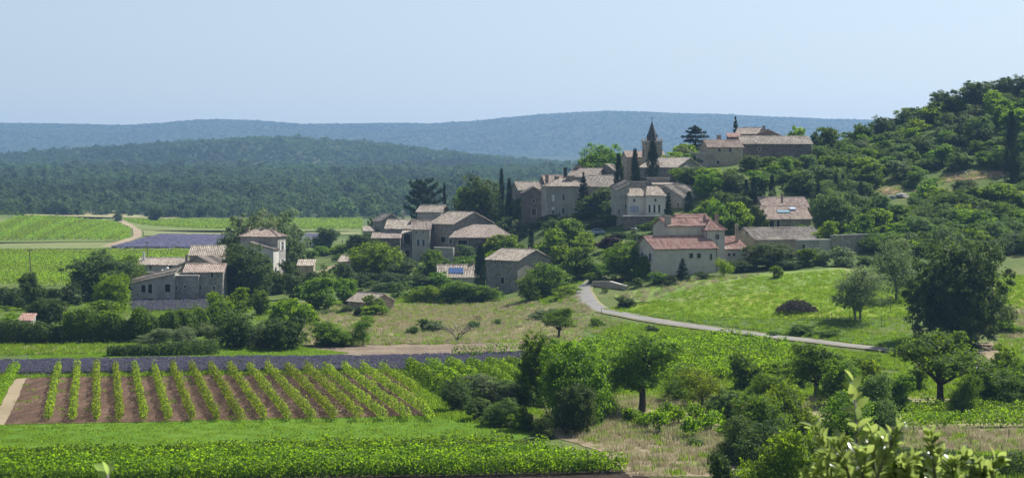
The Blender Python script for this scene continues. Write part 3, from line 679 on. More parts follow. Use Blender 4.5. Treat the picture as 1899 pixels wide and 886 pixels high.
sl_ = (v.n+Vector((0,0,2.3/4.25))); mb = MB(); q = v.pt(v.w*.28,1.0,v.ze+2.3*1.0/4.25+.12)
for i in range(3): mb.box(q+v.e*(1.02*i), v.e*.98, sl_*1.9, Vector((0,0,.07)))
h.part(mb,'solar_panel',SOLAR,v.roof)
h = House('stone_shed', 'small ruined stone shed with pale tile roof in the dry meadow', 668, 327, 'shed')
v = h.vol(645,689,325,557,-40,('px',731),'gx',1.35,'warm','old',.3)
h = House('hidden_cottage', 'white walled cottage half hidden behind the bright green maple', 645, 402, 'cottage')
v = h.vol(628,668,400,484,-12,6,'gx',1.2,'pale','old',.3); h.win(v,652,495,5,8)
h = House('tile_shed', 'tiny shed with striped tile roof right of the villa with three chimneys', 565, 398, 'shed')
v = h.vol(551,581,397,492,0,4,'front',1.15,'warm','old',.2, sp=.42)
# the farm on the plain
h = House('farm_villa', 'tall villa with hipped roof and three chimneys beside the plane tree', 485, 377, 'villa')
v = h.vol(446,515,375,438.5,-13,('px',530),'hip',1.5,'plaster','pink',.35)
for x_ in (459.5,487,508.5): h.chimney(v,x_,424,438,5.5,376.5)
h.win(v,523.5,456,4.2,15,'r',shut=WHITEP); h.win(v,523.5,486,4.2,10,'r',shut=WHITEP); h.win(v,452,460,4,9)
u = h.vol(464,507,371,461.5,-13,3.2,'right',1.45,'white','brown',.25); h.win(u,497,478,3.5,8)
h = House('long_farmhouse', 'long single storey farm building with pale roof at the farm', 295, 396)
v = h.vol(257,349,395,490,0,6,'gx',1.35,'plaster','old',.3); h.win(v,279,496,4.5,7.5); h.win(v,316,495,5,6); h.chimney(v,267,469,481,3.5,397,WHITEP); h.chimney(v,346,474,486,4.5,396)
h = House('rear_barn', 'barn with pale ribbed roof standing behind the farm gable', 380, 386, 'barn')
v = h.vol(351,412,385,472.5,0,7,'gx',1.9,'warm','old',.3, sp=.42); h.chimney(v,399,472,481,4,381)
h = House('farm_gable_house', 'farm house with broad stone gable and dark roof slope', 370, 369)
v = h.vol(332,404,368,493,-16,8,'gy',2.0,'warm','brown',.35)
h = House('front_farmhouse', 'front farm house with pink tile roof and blank grey terrace wall', 375, 353)
v = h.vol(341,413,352,503.5,0,7,'gx',1.4,'blue','pink',.3)
for a in ((370,509,5,8),(393.5,510,5,9),(370,533,6,9),(397,534,4,7)): h.win(v,*a)
u = h.vol(324,368,350.5,512,0,5,'flat',0,'blue'); h.win(u,327.5,533,4,8); h.win(u,343.5,531,4,5)
h = House('lean_to_barn', 'open fronted lean-to barn with roof sloping down at the farm edge', 282, 351, 'barn')
v = h.vol(242,324,350,525.5,0,6,'left',2.0,'plaster','old',.3); h.win(v,278.5,535,7,17,pane=VOID,glaze=False,name='doorway'); h.win(v,266,535,8,14,pane=VOID,glaze=False,name='doorway'); h.win(v,311,534,10,15,pane=VOID,glaze=False,name='doorway'); h.win(v,255,546,3,4)
h = House('garden_hut', 'small hut with a red tile roof beside the dark round oak', 45, 279, 'hut')
v = h.vol(34,57,278,593.5,0,3,'front',.85,'plaster','red',.2)
# ------------------------------------------------------------------ plants
def unit(a): return a/np.maximum(np.linalg.norm(a, axis=-1, keepdims=True), 1e-9)
def leaf_cards(P, Nn, size, r, ratio=.62, jitter=.35):
    """one small folded leaf face per point"""
    n = len(P); s = size*(1+jitter*r.normal(0,1,n)).clip(.45,1.8)[:,None]
    Nn = unit(Nn); t = unit(np.cross(Nn, unit(r.normal(0,1,(n,3))))); b = np.cross(Nn, t)
    Vv = np.stack([P-t*s*.5, P+b*s*ratio*.5+Nn*s*.08, P+t*s*.5, P-b*s*ratio*.5+Nn*s*.08], 1).reshape(-1,3)
    return Vv, np.arange(4*n).reshape(n,4)
def crown_points(lobes, nclump, nleaf, r, spread=.16, shell=.5, up=.15):
    """lobes: (cx,cy,cz,rx,ry,rz); leaves gather in clumps near the outside of each lobe"""
    lob = np.array(lobes, float); vol = (lob[:,3]*lob[:,4]*lob[:,5])**.67; pk = vol/vol.sum()
    li = r.choice(len(lob), nclump, p=pk); d = unit(r.normal(0,1,(nclump,3)) + [0,0,up]); rad = (shell+(1-shell)*r.random(nclump)**.6)[:,None]
    C = lob[li,:3]+d*rad*lob[li,3:]; size = lob[li,3:].mean(1)*(.6+.8*r.random(nclump))
    k = r.choice(nclump, nleaf); g = r.normal(0,1,(nleaf,3))*np.array([1,1,.75])
    P = C[k]+g*(spread*size[k])[:,None]
    tone = np.clip(r.random(nclump)[k]*.6+r.random(nleaf)*.4, 0, 1)
    nrm = unit(g)*.7+unit(P-lob[li[k],:3])*.5+r.normal(0,.55,(nleaf,3))+[0,0,.25]
    return P, nrm, tone
def crown_mesh(name, lobes, nclump, nleaf, size, seed, **kw):
    r = np.random.default_rng(seed); P, Nn, t = crown_points(lobes, nclump, nleaf, r, **kw)
    P[:,2] = np.maximum(P[:,2], .005)
    Vv, f = leaf_cards(P, Nn, size, r); return np_mesh(name, Vv, f, L['mid'], False, np.repeat(t, 4))
def trunk_mesh(name, lobes, seed, r0=.035, fork=.28, lean=0.0, mat=None, limbs=7, twigs=0, stems=1):
    r = random.Random(seed); mb = MB()
    for s_ in range(stems):
        ox = (s_-(stems-1)/2)*.07; f = Vector((lean+ox*1.3, r.uniform(-.02,.02), fork))
        mb.tube([(ox,0,-.04),(ox*1.1+lean*.3,0,.02),(ox*1.2+lean*.6,0.01,fork*.5),f], [r0*1.5,r0*1.1,r0*.9,r0*.85], 8)
        for c in sorted(lobes, key=lambda q: -q[3])[s_::stems][:limbs]:
            e = Vector(c[:3]); m_ = f.lerp(e,.5)+Vector((r.uniform(-.03,.03), r.uniform(-.03,.03), -.03))
            rr = r0*r.uniform(.42,.62); mb.tube([f-Vector((0,0,.02)), m_, e], [rr, rr*.7, rr*.3], 6)
            for _ in range(twigs):
                q = m_.lerp(e, r.uniform(.1,1)); d = Vector((r.uniform(-1,1), r.uniform(-1,1), r.uniform(.1,1)))*c[3]*r.uniform(.6,1.1)
                mb.tube([q, q+d*.5+Vector((0,0,-.01)), q+d], [rr*.4, rr*.25, rr*.1], 4)
    return mb.mesh(name, mat or BARK, True)
def lobes_round(r, n, z0=.2, z1=1.0, w=.5, rl=(.16,.27), flat=.8, box=.75):
    out = []
    zc = (z0+z1)/2; hz = (z1-z0)/2
    for k in range(n):
        a = k*2.4+r.uniform(-.4,.4); q = math.sqrt((k+.5)/n); cz = (((k*.618+r.uniform(0,.25))%1)*2-1)*.9
        rad = r.uniform(*rl); lim = math.sqrt(max(.25, 1-cz*cz*box))
        out.append((math.cos(a)*q*lim*(w-rad*.8), math.sin(a)*q*lim*(w-rad*.8), zc+cz*max(.05,hz-rad*flat*.75), rad, rad, rad*flat))
    out.append((0,0,zc,w*.6,w*.6,hz*.62)); return out
def lobes_fib(r, n, z0, z1, w, rl, flat, core=.66):
    out = []; zc = (z0+z1)/2; hz = (z1-z0)/2
    for k in range(n):
        z = 1-2*(k+.5)/n; a = k*2.39996+r.uniform(-.2,.2); q = math.sqrt(1-z*z)**.75; rad = r.uniform(*rl); e = r.uniform(.86,1.08)
        out.append((math.cos(a)*q*(w-rad)*e, math.sin(a)*q*(w-rad)*e, zc+z*(hz-rad*flat)*e, rad, rad, rad*flat))
    out += [(0,0,zc,w*core,w*core,hz*core)]*2; return out
PROTO = {}
def proto(kind, fn, n):
    PROTO[kind] = [fn(random.Random(hash_(kind)+i*17), hash_(kind)+i*31) for i in range(n)]
def hash_(s): return sum((i+1)*ord(c) for i, c in enumerate(s))
def mk(kind, z0, z1, w, nl, nclump, nleaf, size, fork, r0=.03, rl=(.16,.27), flat=.8, trunk=True, mat=None, stems=1, limbs=7, twigs=0, box=.75, fib=False, **kw):
    def f(r, seed):
        lo = lobes_fib(r, nl, z0, z1, w, rl, flat) if fib else lobes_round(r, nl, z0, z1, w, rl, flat, box)
        c = crown_mesh(kind+'_crown', lo, nclump, nleaf, size, seed, **kw)
        return c, trunk_mesh(kind+'_trunk', lo, seed, r0, fork, mat=mat, stems=stems, limbs=limbs, twigs=twigs) if trunk else None
    return f
proto('broad', mk('broad', -.08, 1, .5, 13, 170, 9000, .046, .28), 4)
proto('broadbig', mk('broadbig', -.12, 1, .5, 20, 380, 26000, .029, .25, fib=True), 3)
proto('oak', mk('oak', -.1, 1, .5, 16, 300, 18000, .034, .2, rl=(.17,.25), spread=.15, fib=True), 3)
proto('oakbig', mk('oakbig', -.12, 1, .5, 30, 800, 60000, .022, .2, rl=(.15,.23), spread=.125, fib=True), 1)
proto('bush', mk('bush', -.25, 1, .5, 12, 170, 7500, .052, .1, r0=.02, rl=(.2,.3), flat=1.0), 4)
proto('bushbig', mk('bushbig', -.2, 1, .5, 18, 380, 20000, .030, .1, r0=.02, rl=(.16,.27), flat=1.0), 3)
proto('airy', mk('airy', .08, 1, .5, 12, 130, 7000, .032, .26, r0=.026, twigs=4, spread=.24), 2)
proto('airytwin', mk('airytwin', .2, 1, .5, 16, 200, 10000, .026, .2, r0=.018, twigs=4, stems=2, spread=.24), 1)
proto('spread', mk('spread', .32, 1, .5, 17, 260, 16000, .026, .3, r0=.034, flat=.6, rl=(.13,.22), twigs=5, limbs=10, spread=.2), 3)
proto('small', mk('small', .2, 1, .5, 7, 60, 2200, .06, .26, rl=(.2,.3)), 3)
def column(kind, w, nclump, nleaf, size):
    def f(r, seed):
        q = np.random.default_rng(seed); z = q.random(nclump)**.9; prof = np.interp(z, [0,.05,.3,.6,.85,1], [.55,.8,1,.85,.45,.05])
        a = q.random(nclump)*6.283; rad = prof*w*(.75+.3*q.random(nclump))
        C = np.stack([np.cos(a)*rad, np.sin(a)*rad, z], -1); k = q.choice(nclump, nleaf); g = q.normal(0,1,(nleaf,3))*[w*.16,w*.16,.035]
        P = C[k]+g; P[:,2] = np.clip(P[:,2], .0, 1.03); Nn = C[k]*[1,1,0]*4+q.normal(0,.5,(nleaf,3))+[0,0,.2]
        Vv, fc = leaf_cards(P, Nn, size, q, .5); mb = MB(); mb.tube([(0,0,-.03),(0,0,.9)], [w*.22,w*.04], 6)
        return np_mesh(kind+'_crown', Vv, fc, L['cypress'], False, np.repeat(np.clip(q.random(nclump)[k]*.6+q.random(nleaf)*.4,0,1),4)), mb.mesh(kind+'_trunk', BARK)
    return f
proto('cypress', column('cypress', .45, 150, 5200, .05), 3)
def tiered(kind, levels, droop, nleaf, size, power):
    """cedar, fir, pine: flat boughs round a straight trunk"""
    def f(r, seed):
        q = np.random.default_rng(seed); mb = MB(); mb.tube([(0,0,-.03),(0.01,0,.5),(0,0,.97)], [.03,.022,.005], 7); pts = []
        for z, reach, nb in levels:
            for b in range(nb):
                a = 6.283*b/nb+r.uniform(-.4,.4); rr = reach*r.uniform(.72,1.08); zz = z+r.uniform(-.025,.025)
                e = Vector((math.cos(a)*rr, math.sin(a)*rr, zz+droop*rr)); mb.tube([(0,0,zz),tuple(e)], [.009,.002], 4)
                m = int(nleaf*rr); t = q.random(m)**power; wv = .30*rr*(1-t*.6)
                pts.append(np.stack([e.x*t-math.sin(a)*q.normal(0,1,m)*wv*.5, e.y*t+math.cos(a)*q.normal(0,1,m)*wv*.5, zz+droop*rr*t+q.normal(0,.014,m)-.01], -1))
        P = np.concatenate(pts); n = len(P); Vv, fc = leaf_cards(P, q.normal(0,.5,(n,3))+[0,0,1], size, q, .5)
        return np_mesh(kind+'_crown', Vv, fc, L['conifer'], False, np.repeat(q.random(n),4)), mb.mesh(kind+'_trunk', BARK)
    return f
proto('cedar', tiered('cedar', [(.25,.46,7),(.36,.5,8),(.47,.5,8),(.58,.46,8),(.69,.4,7),(.79,.32,7),(.88,.22,6),(.96,.10,5)], .10, 520, .045, .6), 1)
proto('fir', tiered('fir', [(z, .46*(1.02-z)+.03, 8) for z in np.linspace(.12,.97,11)], .12, 700, .035, .7), 2)
proto('pine', tiered('pine', [(.3,.42,6),(.42,.5,7),(.54,.5,7),(.66,.46,7),(.78,.38,7),(.9,.22,6)], .35, 480, .05, .5), 1)
def bare(r, seed):
    mb = MB()
    def grow(p, d, l, rad, k):
        e = p+d*l; mb.tube([p, p.lerp(e,.5)+Vector((r.uniform(-1,1),r.uniform(-1,1),0))*l*.06, e], [rad, rad*.85, rad*.65], 5)
        if k:
            for _ in range(r.choice((2,3))):
                dd = (d+Vector((r.uniform(-.8,.8), r.uniform(-.8,.8), r.uniform(-.1,.45)))).normalized(); grow(e, dd, l*r.uniform(.6,.85), rad*.6, k-1)
    grow(Vector((0,0,-.03)), Vector((.05,0,1)), .16, .03, 0)
    for a in range(5): grow(Vector((0,0,.12)), Vector((math.cos(a*1.3)*.7, math.sin(a*1.3)*.7, .8)).normalized(), .2, .019, 4)
    c = [(p[0]*1.0,p[1]*1.0,p[2],.05,.05,.05) for p in mb.v[::60] if p[2] > .3]
    return crown_mesh('bare_crown', c, 60, 260, .03, seed), mb.mesh('bare_trunk', BARKG, True)
proto('bare', bare, 1)
CNT = {}
NAMES = {'broad':'tree','broadbig':'tree','oak':'oak_tree','oakbig':'oak_tree','bush':'bush','bushbig':'bush','airy':'tree','airytwin':'tree','spread':'tree','small':'tree','cypress':'cypress_tree','cedar':'cedar_tree','fir':'fir_tree','pine':'pine_tree','bare':'bare_tree'}
CATS = {'bush':'bush','cypress_tree':'cypress','cedar_tree':'cedar','fir_tree':'fir','pine_tree':'pine'}
def plant(kind, loc, w, h, leaf, label, group=None, name=None, cat=None, trunkmat=None, rz=None):
    """one plant: an Empty at its foot with its trunk and crown; copies share the meshes of their kind"""
    i = CNT.get(kind, 0); CNT[kind] = i+1; v = PROTO[kind]; c, t = v[i % len(v)]
    nm = name or NAMES[kind]; root = empty(nm, loc, random.uniform(0, 6.28) if rz is None else rz); root.scale = (w, w, h)
    tag(root, label, cat or CATS.get(nm, 'tree'), group)
    o = mobj('crown' if kind[:4] != 'bush' else 'foliage', c, root); o.material_slots[0].link = 'OBJECT'; o.material_slots[0].material = L[leaf]
    if t:
        o = mobj('trunk' if kind[:4] != 'bush' else 'stem', t, root)
        if trunkmat: o.material_slots[0].link = 'OBJECT'; o.material_slots[0].material = trunkmat
    return root
def ptree(px, top, wpx, D, kind, leaf, label, group=None, name=None, cat=None, over=None, trunkmat=None):
    if over is None: over = 1.06 if kind in ('cypress','fir','cedar') else 1.0 if kind == 'oakbig' else 1.18
    g = at_d(px, D); h = (H-(top-Y0)/F*D-g.z); return plant(kind, g-Vector((0,0,.15)), wpx/F*D*over, h*1.02, leaf, label, group, name, cat, trunkmat)
TREES = """
190 462 128 352 broadbig dark|big dark spreading tree at the left side of the farm
246 467 58 358 airy mid|open branched tree between the big dark tree and the farm
208 503 66 320 broadbig bright|bright green rounded tree in front of the farm's lean-to barn
196 555 72 306 bush bright|low bright bush at the foot of the bright rounded tree left of the farm
86 546 70 288 oak dark|dark round holm oak with lumpy crown beside the red roofed hut
60 502 46 325 broad dark|upright dark tree behind the dark round oak at the left edge
28 528 40 330 bush dark|dark hedge bush at the edge of the bright vineyard, outermost of its line
98 532 36 335 bush dark|dark hedge bush between the upright dark tree and the big spreading tree
133 520 44 338 bush dark|dark bush leaning against the big spreading tree by the farm
-12 520 50 334 bush dark|dark bush cut by the left border of the photo
20 575 40 280 bush bright|bright yellow green bush beside the red roofed hut
5 598 46 274 bush dark|dark green bush in front of the bright bush at the left border
40 606 34 271 bush dark|dark bush below the red roofed hut
290 606 66 256 bushbig grey|grey olive bush in front of the long hedge, below the farm
345 603 60 254 bushbig grey|grey olive bush with feathery top in front of the long hedge
392 596 48 258 airy grey|slender grey leaved shrub at the right end of the olive bushes
437 572 78 250 oak dark|big dark bush at the right end of the olive bushes, above the lavender
483 592 44 250 bushbig grey|pale flecked bush between two dark bushes above the lavender
525 584 84 249 oak dark|large dark green rounded bush above the middle of the lavender field
406 541 52 300 broad bright|bright round tree at the right end of the long hedge
445 531 44 318 broad bright|bright leafy tree in front of the dark farm tree
484 531 46 312 broad mid|mid green upright tree below the farm villa
518 552 44 296 bush bright|bright bush between the green trees and the dark bushes
556 546 62 292 bush bright|bright green bushy tree left of the dry meadow
590 512 76 322 broad mid|broad green tree with dark forked trunk below the tile shed
645 517 56 334 broad mid|green tree beside the ruined shed, behind the dry meadow
617 594 92 256 bushbig mid|wide green bush on the near edge of the dry meadow
673 580 42 257 airy mid|small tree with bare twigs at the edge of the dry meadow
586 573 13 296 bush dark|tiny round shrub alone in the dry grass left of the fallow field
641 563 26 318 bush dark|small dark shrub in front of the ruined shed
662 567 16 312 bush dark|tiny dark shrub at the corner of the ruined shed
694 541 46 319 bush mid|green bush covering the front of the ruined shed
692 563 60 313 bush bright|low bright shrub spread along the foot of the ruined shed
466 390 116 402 broadbig grey|tall pale plane tree behind the farm villa, its nearer half
518 387 108 408 broadbig grey|tall pale plane tree rising right of the farm villa
458 448 96 360 broadbig dark|large dark tree hiding the front of the farm villa
424 470 50 366 broad dark|dark tree joining the farm house and the large dark tree
515 496 36 366 bush dark|dark bush at the corner of the farm villa
540 475 42 372 broad dark|dark pointed tree right of the farm villa
575 500 44 368 bush dark|dark bush in front of the tile shed
604 496 40 372 bush mid|green bush beside the sandy farm track
545 505 50 350 bush dark|dark low bush below the farm villa
600 420 56 520 broad dark|dark round tree beside the far lavender, left of the village
628 452 44 470 broad bright|pale green tree above the sandy farm track
600 455 40 490 broad mid|mid green tree behind the tile shed
665 428 66 455 broad dark|dark round tree at the left end of the village
690 398 26 500 bush dark|dark bush behind the little gable house
572 462 34 455 broad mid|green tree right of the tall plane trees
697 447 104 396 broadbig bright|big bright yellow green maple in front of the lower cluster
645 485 44 385 bush dark|dark bush under the white walled cottage
680 502 56 378 bush dark|dark bush in the shade under the bright maple
735 505 60 376 bush dark|wide dark bush right of the bright maple
780 505 52 372 bush dark|dark bush below the balcony house
770 528 44 352 bush mid|grey green bush left of the solar cottage
808 464 48 386 broad mid|green upright tree below the retaining wall
790 485 44 392 bush dark|dark bush at the foot of the retaining wall
845 490 46 384 bush bright|bright bush above the solar cottage
838 517 92 345 bushbig mid|broad green bush mass in front of the solar cottage
785 526 64 343 bushbig bright|bright topped bush at the left end of the bush mass below the cottage
892 526 74 346 bushbig mid|green bush in front of the tall cypress and stone house
891 455 24 364 cypress cypress|thick dark cypress against the corner of the stone house
789 331 66 520 pine conifer|open dark pine behind the square tower house
824 344 9 512 cypress cypress|tiny thin cypress right of the dark pine
890 322 98 462 broadbig dark|large round dark green tree above the lower cluster
858 345 48 470 broad mid|green tree on the left flank of the large round tree
930 319 13 447 cypress cypress|tall thin cypress, taller of the pair beside the large round tree
944 336 16 444 cypress cypress|tall cypress, shorter and thicker of the pair beside the large round tree
965 352 38 452 broad mid|green tree between the cypress pair and the brown gable house
962 404 32 432 bush grey|pale flowering bush below the cypress pair
915 432 48 418 bush yellow|yellow green bush behind the stone house
950 430 44 414 bush bright|bright bush on the terrace above the stone house
985 420 12 404 cypress cypress|slim dark cypress behind the stone house gable
1010 388 30 442 bush dark|dark bush under the brown gable house
940 398 46 436 bush dark|dark bush at the foot of the cypress pair
880 398 40 452 bush dark|dark bush behind the broad brown roof
1030 345 24 446 bush mid|small green tree peeping up between the roofs by the tall house
1064 404 62 392 broad mid|rounded green tree below the tall house
1020 424 54 386 broad bright|bright green tree between the stone house and the tall house
1086 430 52 380 broad yellow|bright yellow green tree left of the purple plum
1042 448 60 374 broad bright|bright green tree above the road bend
1076 456 70 348 broad mid|darker green tree standing over the road bend
1110 486 36 346 bush mid|green bush on the corner of the road by the villa
1082 320 38 424 fir conifer|dark conifer in front of the tall house
1106 348 70 418 broad dark|dark round tree right of the tall house
1130 372 40 412 broad dark|dark tree against the cream house
1147 291 21 410 cypress cypress|pointed cypress left of the flat walled building
1178 280 19 423 cypress cypress|middle cypress of the three below the church
1210 266 27 421 cypress cypress|widest cypress standing right in front of the bell tower
1119 263 92 478 broadbig mid|large round tree beside the church, against the hills
1085 282 36 470 broad mid|green tree on the left flank of the large round church tree
1160 300 22 462 bush bright|bright small bush under the church wall
1126 438 46 373 broad purple|purple leaved plum tree above the road
1160 446 88 334 broadbig mid|spreading dark green tree at the left corner of the villa
1195 470 40 328 bush mid|green bush touching the villa gable
1105 502 40 334 bush bright|bright bush at the roadside left of the villa
1143 515 50 329 bush dark|dark bush above the low roadside wall
1222 500 38 320 bush mid|leafy bush in front of the villa's left corner
1266 478 40 319 fir conifer|dark conical conifer in front of the villa
1243 508 34 317 bush dark|dark bush left of the villa's conifer
1305 500 34 320 bush dark|dark shrub below the villa's two small windows
1343 476 34 322 airy bright|small palm like tree at the villa's right corner
1425 446 92 333 oak dark|big dark bush hiding the barn wall
1375 478 60 330 oak dark|dark bush between villa and barn
1495 458 44 331 bush mid|round green bush in front of the barn's low end
1465 482 50 328 oak dark|low dark bush at the top of the meadow
1520 455 36 334 bush grey|grey bush before the garden wall
1563 456 54 332 bush grey|grey green bush below the garden wall
1605 470 46 334 bush scrub|low bush on the bank under the garden wall
1441 491 24 314 bush bright|single small bright shrub in the meadow below the barn
1590 492 112 271 airytwin grey|pale twin trunked tree above the road in the meadow
1662 436 84 288 airy grey|tall airy grey green tree behind the big dark oak
1640 470 60 300 airy grey|airy pale tree on the meadow edge left of the big oak
1778 434 212 250 oakbig dark|huge dark round oak beside the road
1700 605 44 240 bush dark|dark bush at the left foot of the huge oak
1011 484 84 330 broadbig mid|tall rounded green tree at the end of the dry meadow
985 505 50 326 bushbig mid|green bush on the left side of the tall rounded tree
1050 528 56 318 bush yellow|pale yellowish shrub left of the road bend
1015 568 66 296 bush grey|low grey green bush in front of the tall rounded tree
1036 570 66 266 spread mid|small tree with bare trunk in the dry grass
848 580 58 264 bare dry|leafless grey branched tree in the dry grass
888 568 12 294 bare dry|thin bare sapling in the fallow field
790 588 34 286 bush scrub|low scrubby bush at the corner of the fallow field
812 592 44 284 bush grey|low grey shrub left of the leafless tree
763 602 30 277 bush scrub|flat scrub clump below the fallow field
925 588 22 293 bush scrub|small round shrub in the dry grass right of the leafless tree
880 594 30 288 bush scrub|flat shrub just right of the leafless tree
1210 600 30 272 bush dark|dark shrub on the bank below the road
1110 588 32 280 bush mid|shrub on the dry bank beside the road
1160 545 40 302 bush dark|dark low bramble on the roadside bank
1490 600 60 262 bush mid|dark green shrub on the meadow bank above the road
1545 608 50 259 bush mid|green shrub on the road bank under the twin trunked tree
1440 612 36 262 bush mid|small shrub on the road bank below the brush pile
1062 622 128 172 broadbig mid|tall foreground tree with dark ivy covered base
998 612 74 188 broadbig mid|leafy tree leaning out behind the tall foreground tree
1120 700 56 176 airy mid|thin young tree right of the ivy covered tree
1070 700 74 167 oak dark|dark ivy bush round the base of the tall foreground tree
1190 620 176 182 spread mid|old spreading tree with swollen dark trunk
1280 668 60 196 airy scrub|wispy tree behind the yellow tree
1302 676 84 186 airy yellow|small yellow green tree beside the old spreading tree
1380 655 66 202 broad mid|dark rounded bushy tree in front of the middle vineyard
1515 632 130 194 spread mid|low wide tree with long level limb
1450 668 70 200 broad bright|bright tree between the rounded tree and the wide low tree
1600 650 76 200 airy mid|sparse tree right of the wide low tree
1744 616 176 188 spread mid|stout tree with thick straight trunk in front of the huge oak
1845 672 124 187 broadbig mid|broad green tree at the right edge of the orchard
1910 660 80 190 broadbig mid|leafy tree cut by the right border above the bright vines
1870 630 60 205 broad bright|bright bushy tree behind the right edge orchard
850 694 64 183 bushbig dark|dark bush at the end of the brown vineyard
905 690 96 188 bushbig grey|broad grey green bush at the end of the lush vine rows
955 700 80 190 bushbig scrub|grey green bush left of the leaning tree
930 732 70 172 bushbig scrub|olive green bush beside the bright grass strip
975 746 50 169 bush mid|round green bush near the end of the grass strip
890 735 52 176 bush scrub|low scrub bush behind the bright grass strip
1010 760 40 164 bush scrub|scrub bush at the foot of the ivy covered tree
1400 724 120 158 bushbig mid|big leafy bush right of the foreground vines
1470 705 110 164 bushbig bright|bright leafy bush under the wide low tree
1560 715 110 158 bushbig mid|green bush behind the foreground twigs
1625 690 90 169 bushbig scrub|olive coloured bush left of the bright vine plot
1370 762 90 150 bushbig dark|dark bush at the edge of the dry clearing
1430 770 120 142 bushbig dark|wide dark bush behind the bright bush
1450 792 150 122 bushbig bright|large bright bush at the bottom edge of the photo
1545 800 130 118 bushbig yellow|large yellowish bush behind the foreground twigs
1345 830 60 126 bush dark|small dark bush at the bottom edge of the dry clearing
1290 806 36 160 bush scrub|tangled dry mound in the tan clearing
1590 745 90 150 bushbig mid|green bush in the hollow behind the foreground twigs
1820 700 56 189 bush mid|small bush by the thick straight trunk
1420 690 90 178 spread mid|small spreading tree left of the wide low tree, above the big leafy bush
1480 660 84 205 broad mid|green tree behind the wide low tree at the vineyard edge
1560 664 80 186 broadbig mid|leafy tree in the middle of the orchard under the level limb
1625 668 70 192 broad bright|bright leafy tree between the level limb and the stout tree
1668 690 64 182 broad mid|green tree touching the left side of the stout tree
1350 715 70 176 broad scrub|dull green tree between the small yellow tree and the big leafy bush
1255 690 70 190 airy mid|thin tree under the right arm of the old spreading tree
1140 650 60 200 broad mid|green tree behind the ivy covered tree and the old spreading tree
1790 690 60 178 bushbig mid|bush mass between the stout tree and the right edge tree
1700 672 46 200 bush mid|bush by the end of the road under the huge oak
1870 590 60 262 bush bright|bright bush beside the sandy path at the right border
1690 500 60 320 bushbig scrub|bush behind the left shoulder of the huge oak
1885 455 70 352 broadbig dark|dark tree behind the right shoulder of the huge oak
1720 440 80 350 broadbig mid|green tree behind the top of the huge oak
1640 428 90 356 broadbig mid|broad green tree at the right end of the garden wall
1690 405 80 368 broadbig bright|bright rounded tree above the end of the garden wall
1800 385 80 372 broadbig bright|large bright green tree above the huge oak
1850 372 80 378 broadbig mid|large green tree right of the bright tree above the huge oak
1770 350 80 388 broadbig mid|large green tree below the dry hill terrace
1830 345 70 392 broad bright|bright tree below the dry hill terrace, left of the tall cypress
1600 395 60 364 broad mid|green tree above the left part of the garden wall
1575 425 50 358 bush mid|round bush on top of the garden wall
1630 385 56 372 bush bright|light green bush above the garden wall
700 440 36 440 bush dark|dark bush at the foot of the little gable house
725 452 44 428 broad mid|green tree in front of the long lean-to roof
757 474 40 416 bush dark|dark bush under the covered balcony
822 470 34 408 bush mid|green bush at the right end of the retaining wall
868 452 46 414 bush dark|dark bush in the mouth of the broad roofed house
925 446 44 416 bush bright|bright bush below the eaves of the broad brown roof
1078 392 60 422 broad dark|dark tree at the right foot of the tall house
1016 396 44 428 bush dark|dark bush at the left corner of the tall house
1128 396 50 405 broad mid|leafy tree left of the dark terrace wall
1206 408 40 394 bush mid|green bush on top of the dark terrace wall
1290 386 44 392 broad mid|green tree below the grey gable house, behind the villa chimneys
1256 350 26 412 bush dark|dark bush between the flat walled building and the grey gable house
1180 322 26 428 bush dark|dark bush at the foot of the middle cypress
1228 328 30 425 bush mid|small green bush right of the widest cypress
740 480 60 388 bush dark|dark bush between the maple and the balcony house
715 520 70 366 bushbig dark|dark bush mass in shade below the bright maple
655 530 40 350 bush dark|dark bush under the left side of the bright maple
820 500 50 372 bush mid|bush on the left end of the solar cottage
1000 470 50 378 broad mid|green tree touching the gable of the stone house
965 458 44 400 bush bright|bright bush behind the ridge of the stone house
1060 480 60 362 broad mid|mid green tree below the bright group over the road
1140 465 50 366 bush mid|green bush under the purple plum
1190 432 50 380 bush dark|dark bush at the foot of the dark terrace wall
1150 428 60 390 bush dark|dark bush below the parked car
1225 410 44 388 bush dark|dark bush between the terrace wall and the villa roof
1100 410 50 404 broad dark|dark tree above the parked car
995 410 36 430 bush dark|dark bush in front of the brown house door
1035 408 50 420 bush dark|dark bush along the foot of the tall house
870 470 60 396 bush mid|green bush below the broad brown roof
910 462 40 392 bush bright|small bright bush behind the solar cottage chimney
1290 232 58 470 cedar conifer|dark layered cedar left of the hilltop house
1258 280 62 440 broad bright|round bright tree between the bell tower and the hilltop house
1364 217 32 480 fir conifer|thin pointed fir behind the hilltop roofs
1480 227 42 478 broad bright|pale green tree behind the right end of the hilltop farmhouse
1533 234 52 462 broad mid|round tree right of the hilltop farmhouse
1516 238 26 458 bush dark|dark bush at the right end of the hilltop farmhouse
1384 334 14 402 cypress cypress|cypress above the patched house, first of a line of four
1398 330 15 402 cypress cypress|cypress above the patched house, second of a line of four
1413 334 14 403 cypress cypress|cypress above the patched house, third of a line of four
1432 327 16 401 cypress cypress|cypress above the patched house, set apart at the right of its line
1518 341 12 402 cypress cypress|slim cypress just right of the patched house roof
1551 325 11 410 cypress cypress|slim cypress on the slope, left one of a close pair
1563 324 11 410 cypress cypress|slim cypress on the slope, right one of a close pair
1597 338 11 398 cypress cypress|slim dark cypress among the scrub below the pale rocks
1876 214 30 402 cypress cypress|tall broad cypress on the right hillside
1278 356 17 398 cypress cypress|dark cypress beside the grey gable house
1240 358 36 388 fir conifer|dark conifer in front of the cream house
1545 346 74 376 oak scrub|large grey green oak right of the patched house
1340 375 66 372 broad mid|round green tree behind the villa roofs
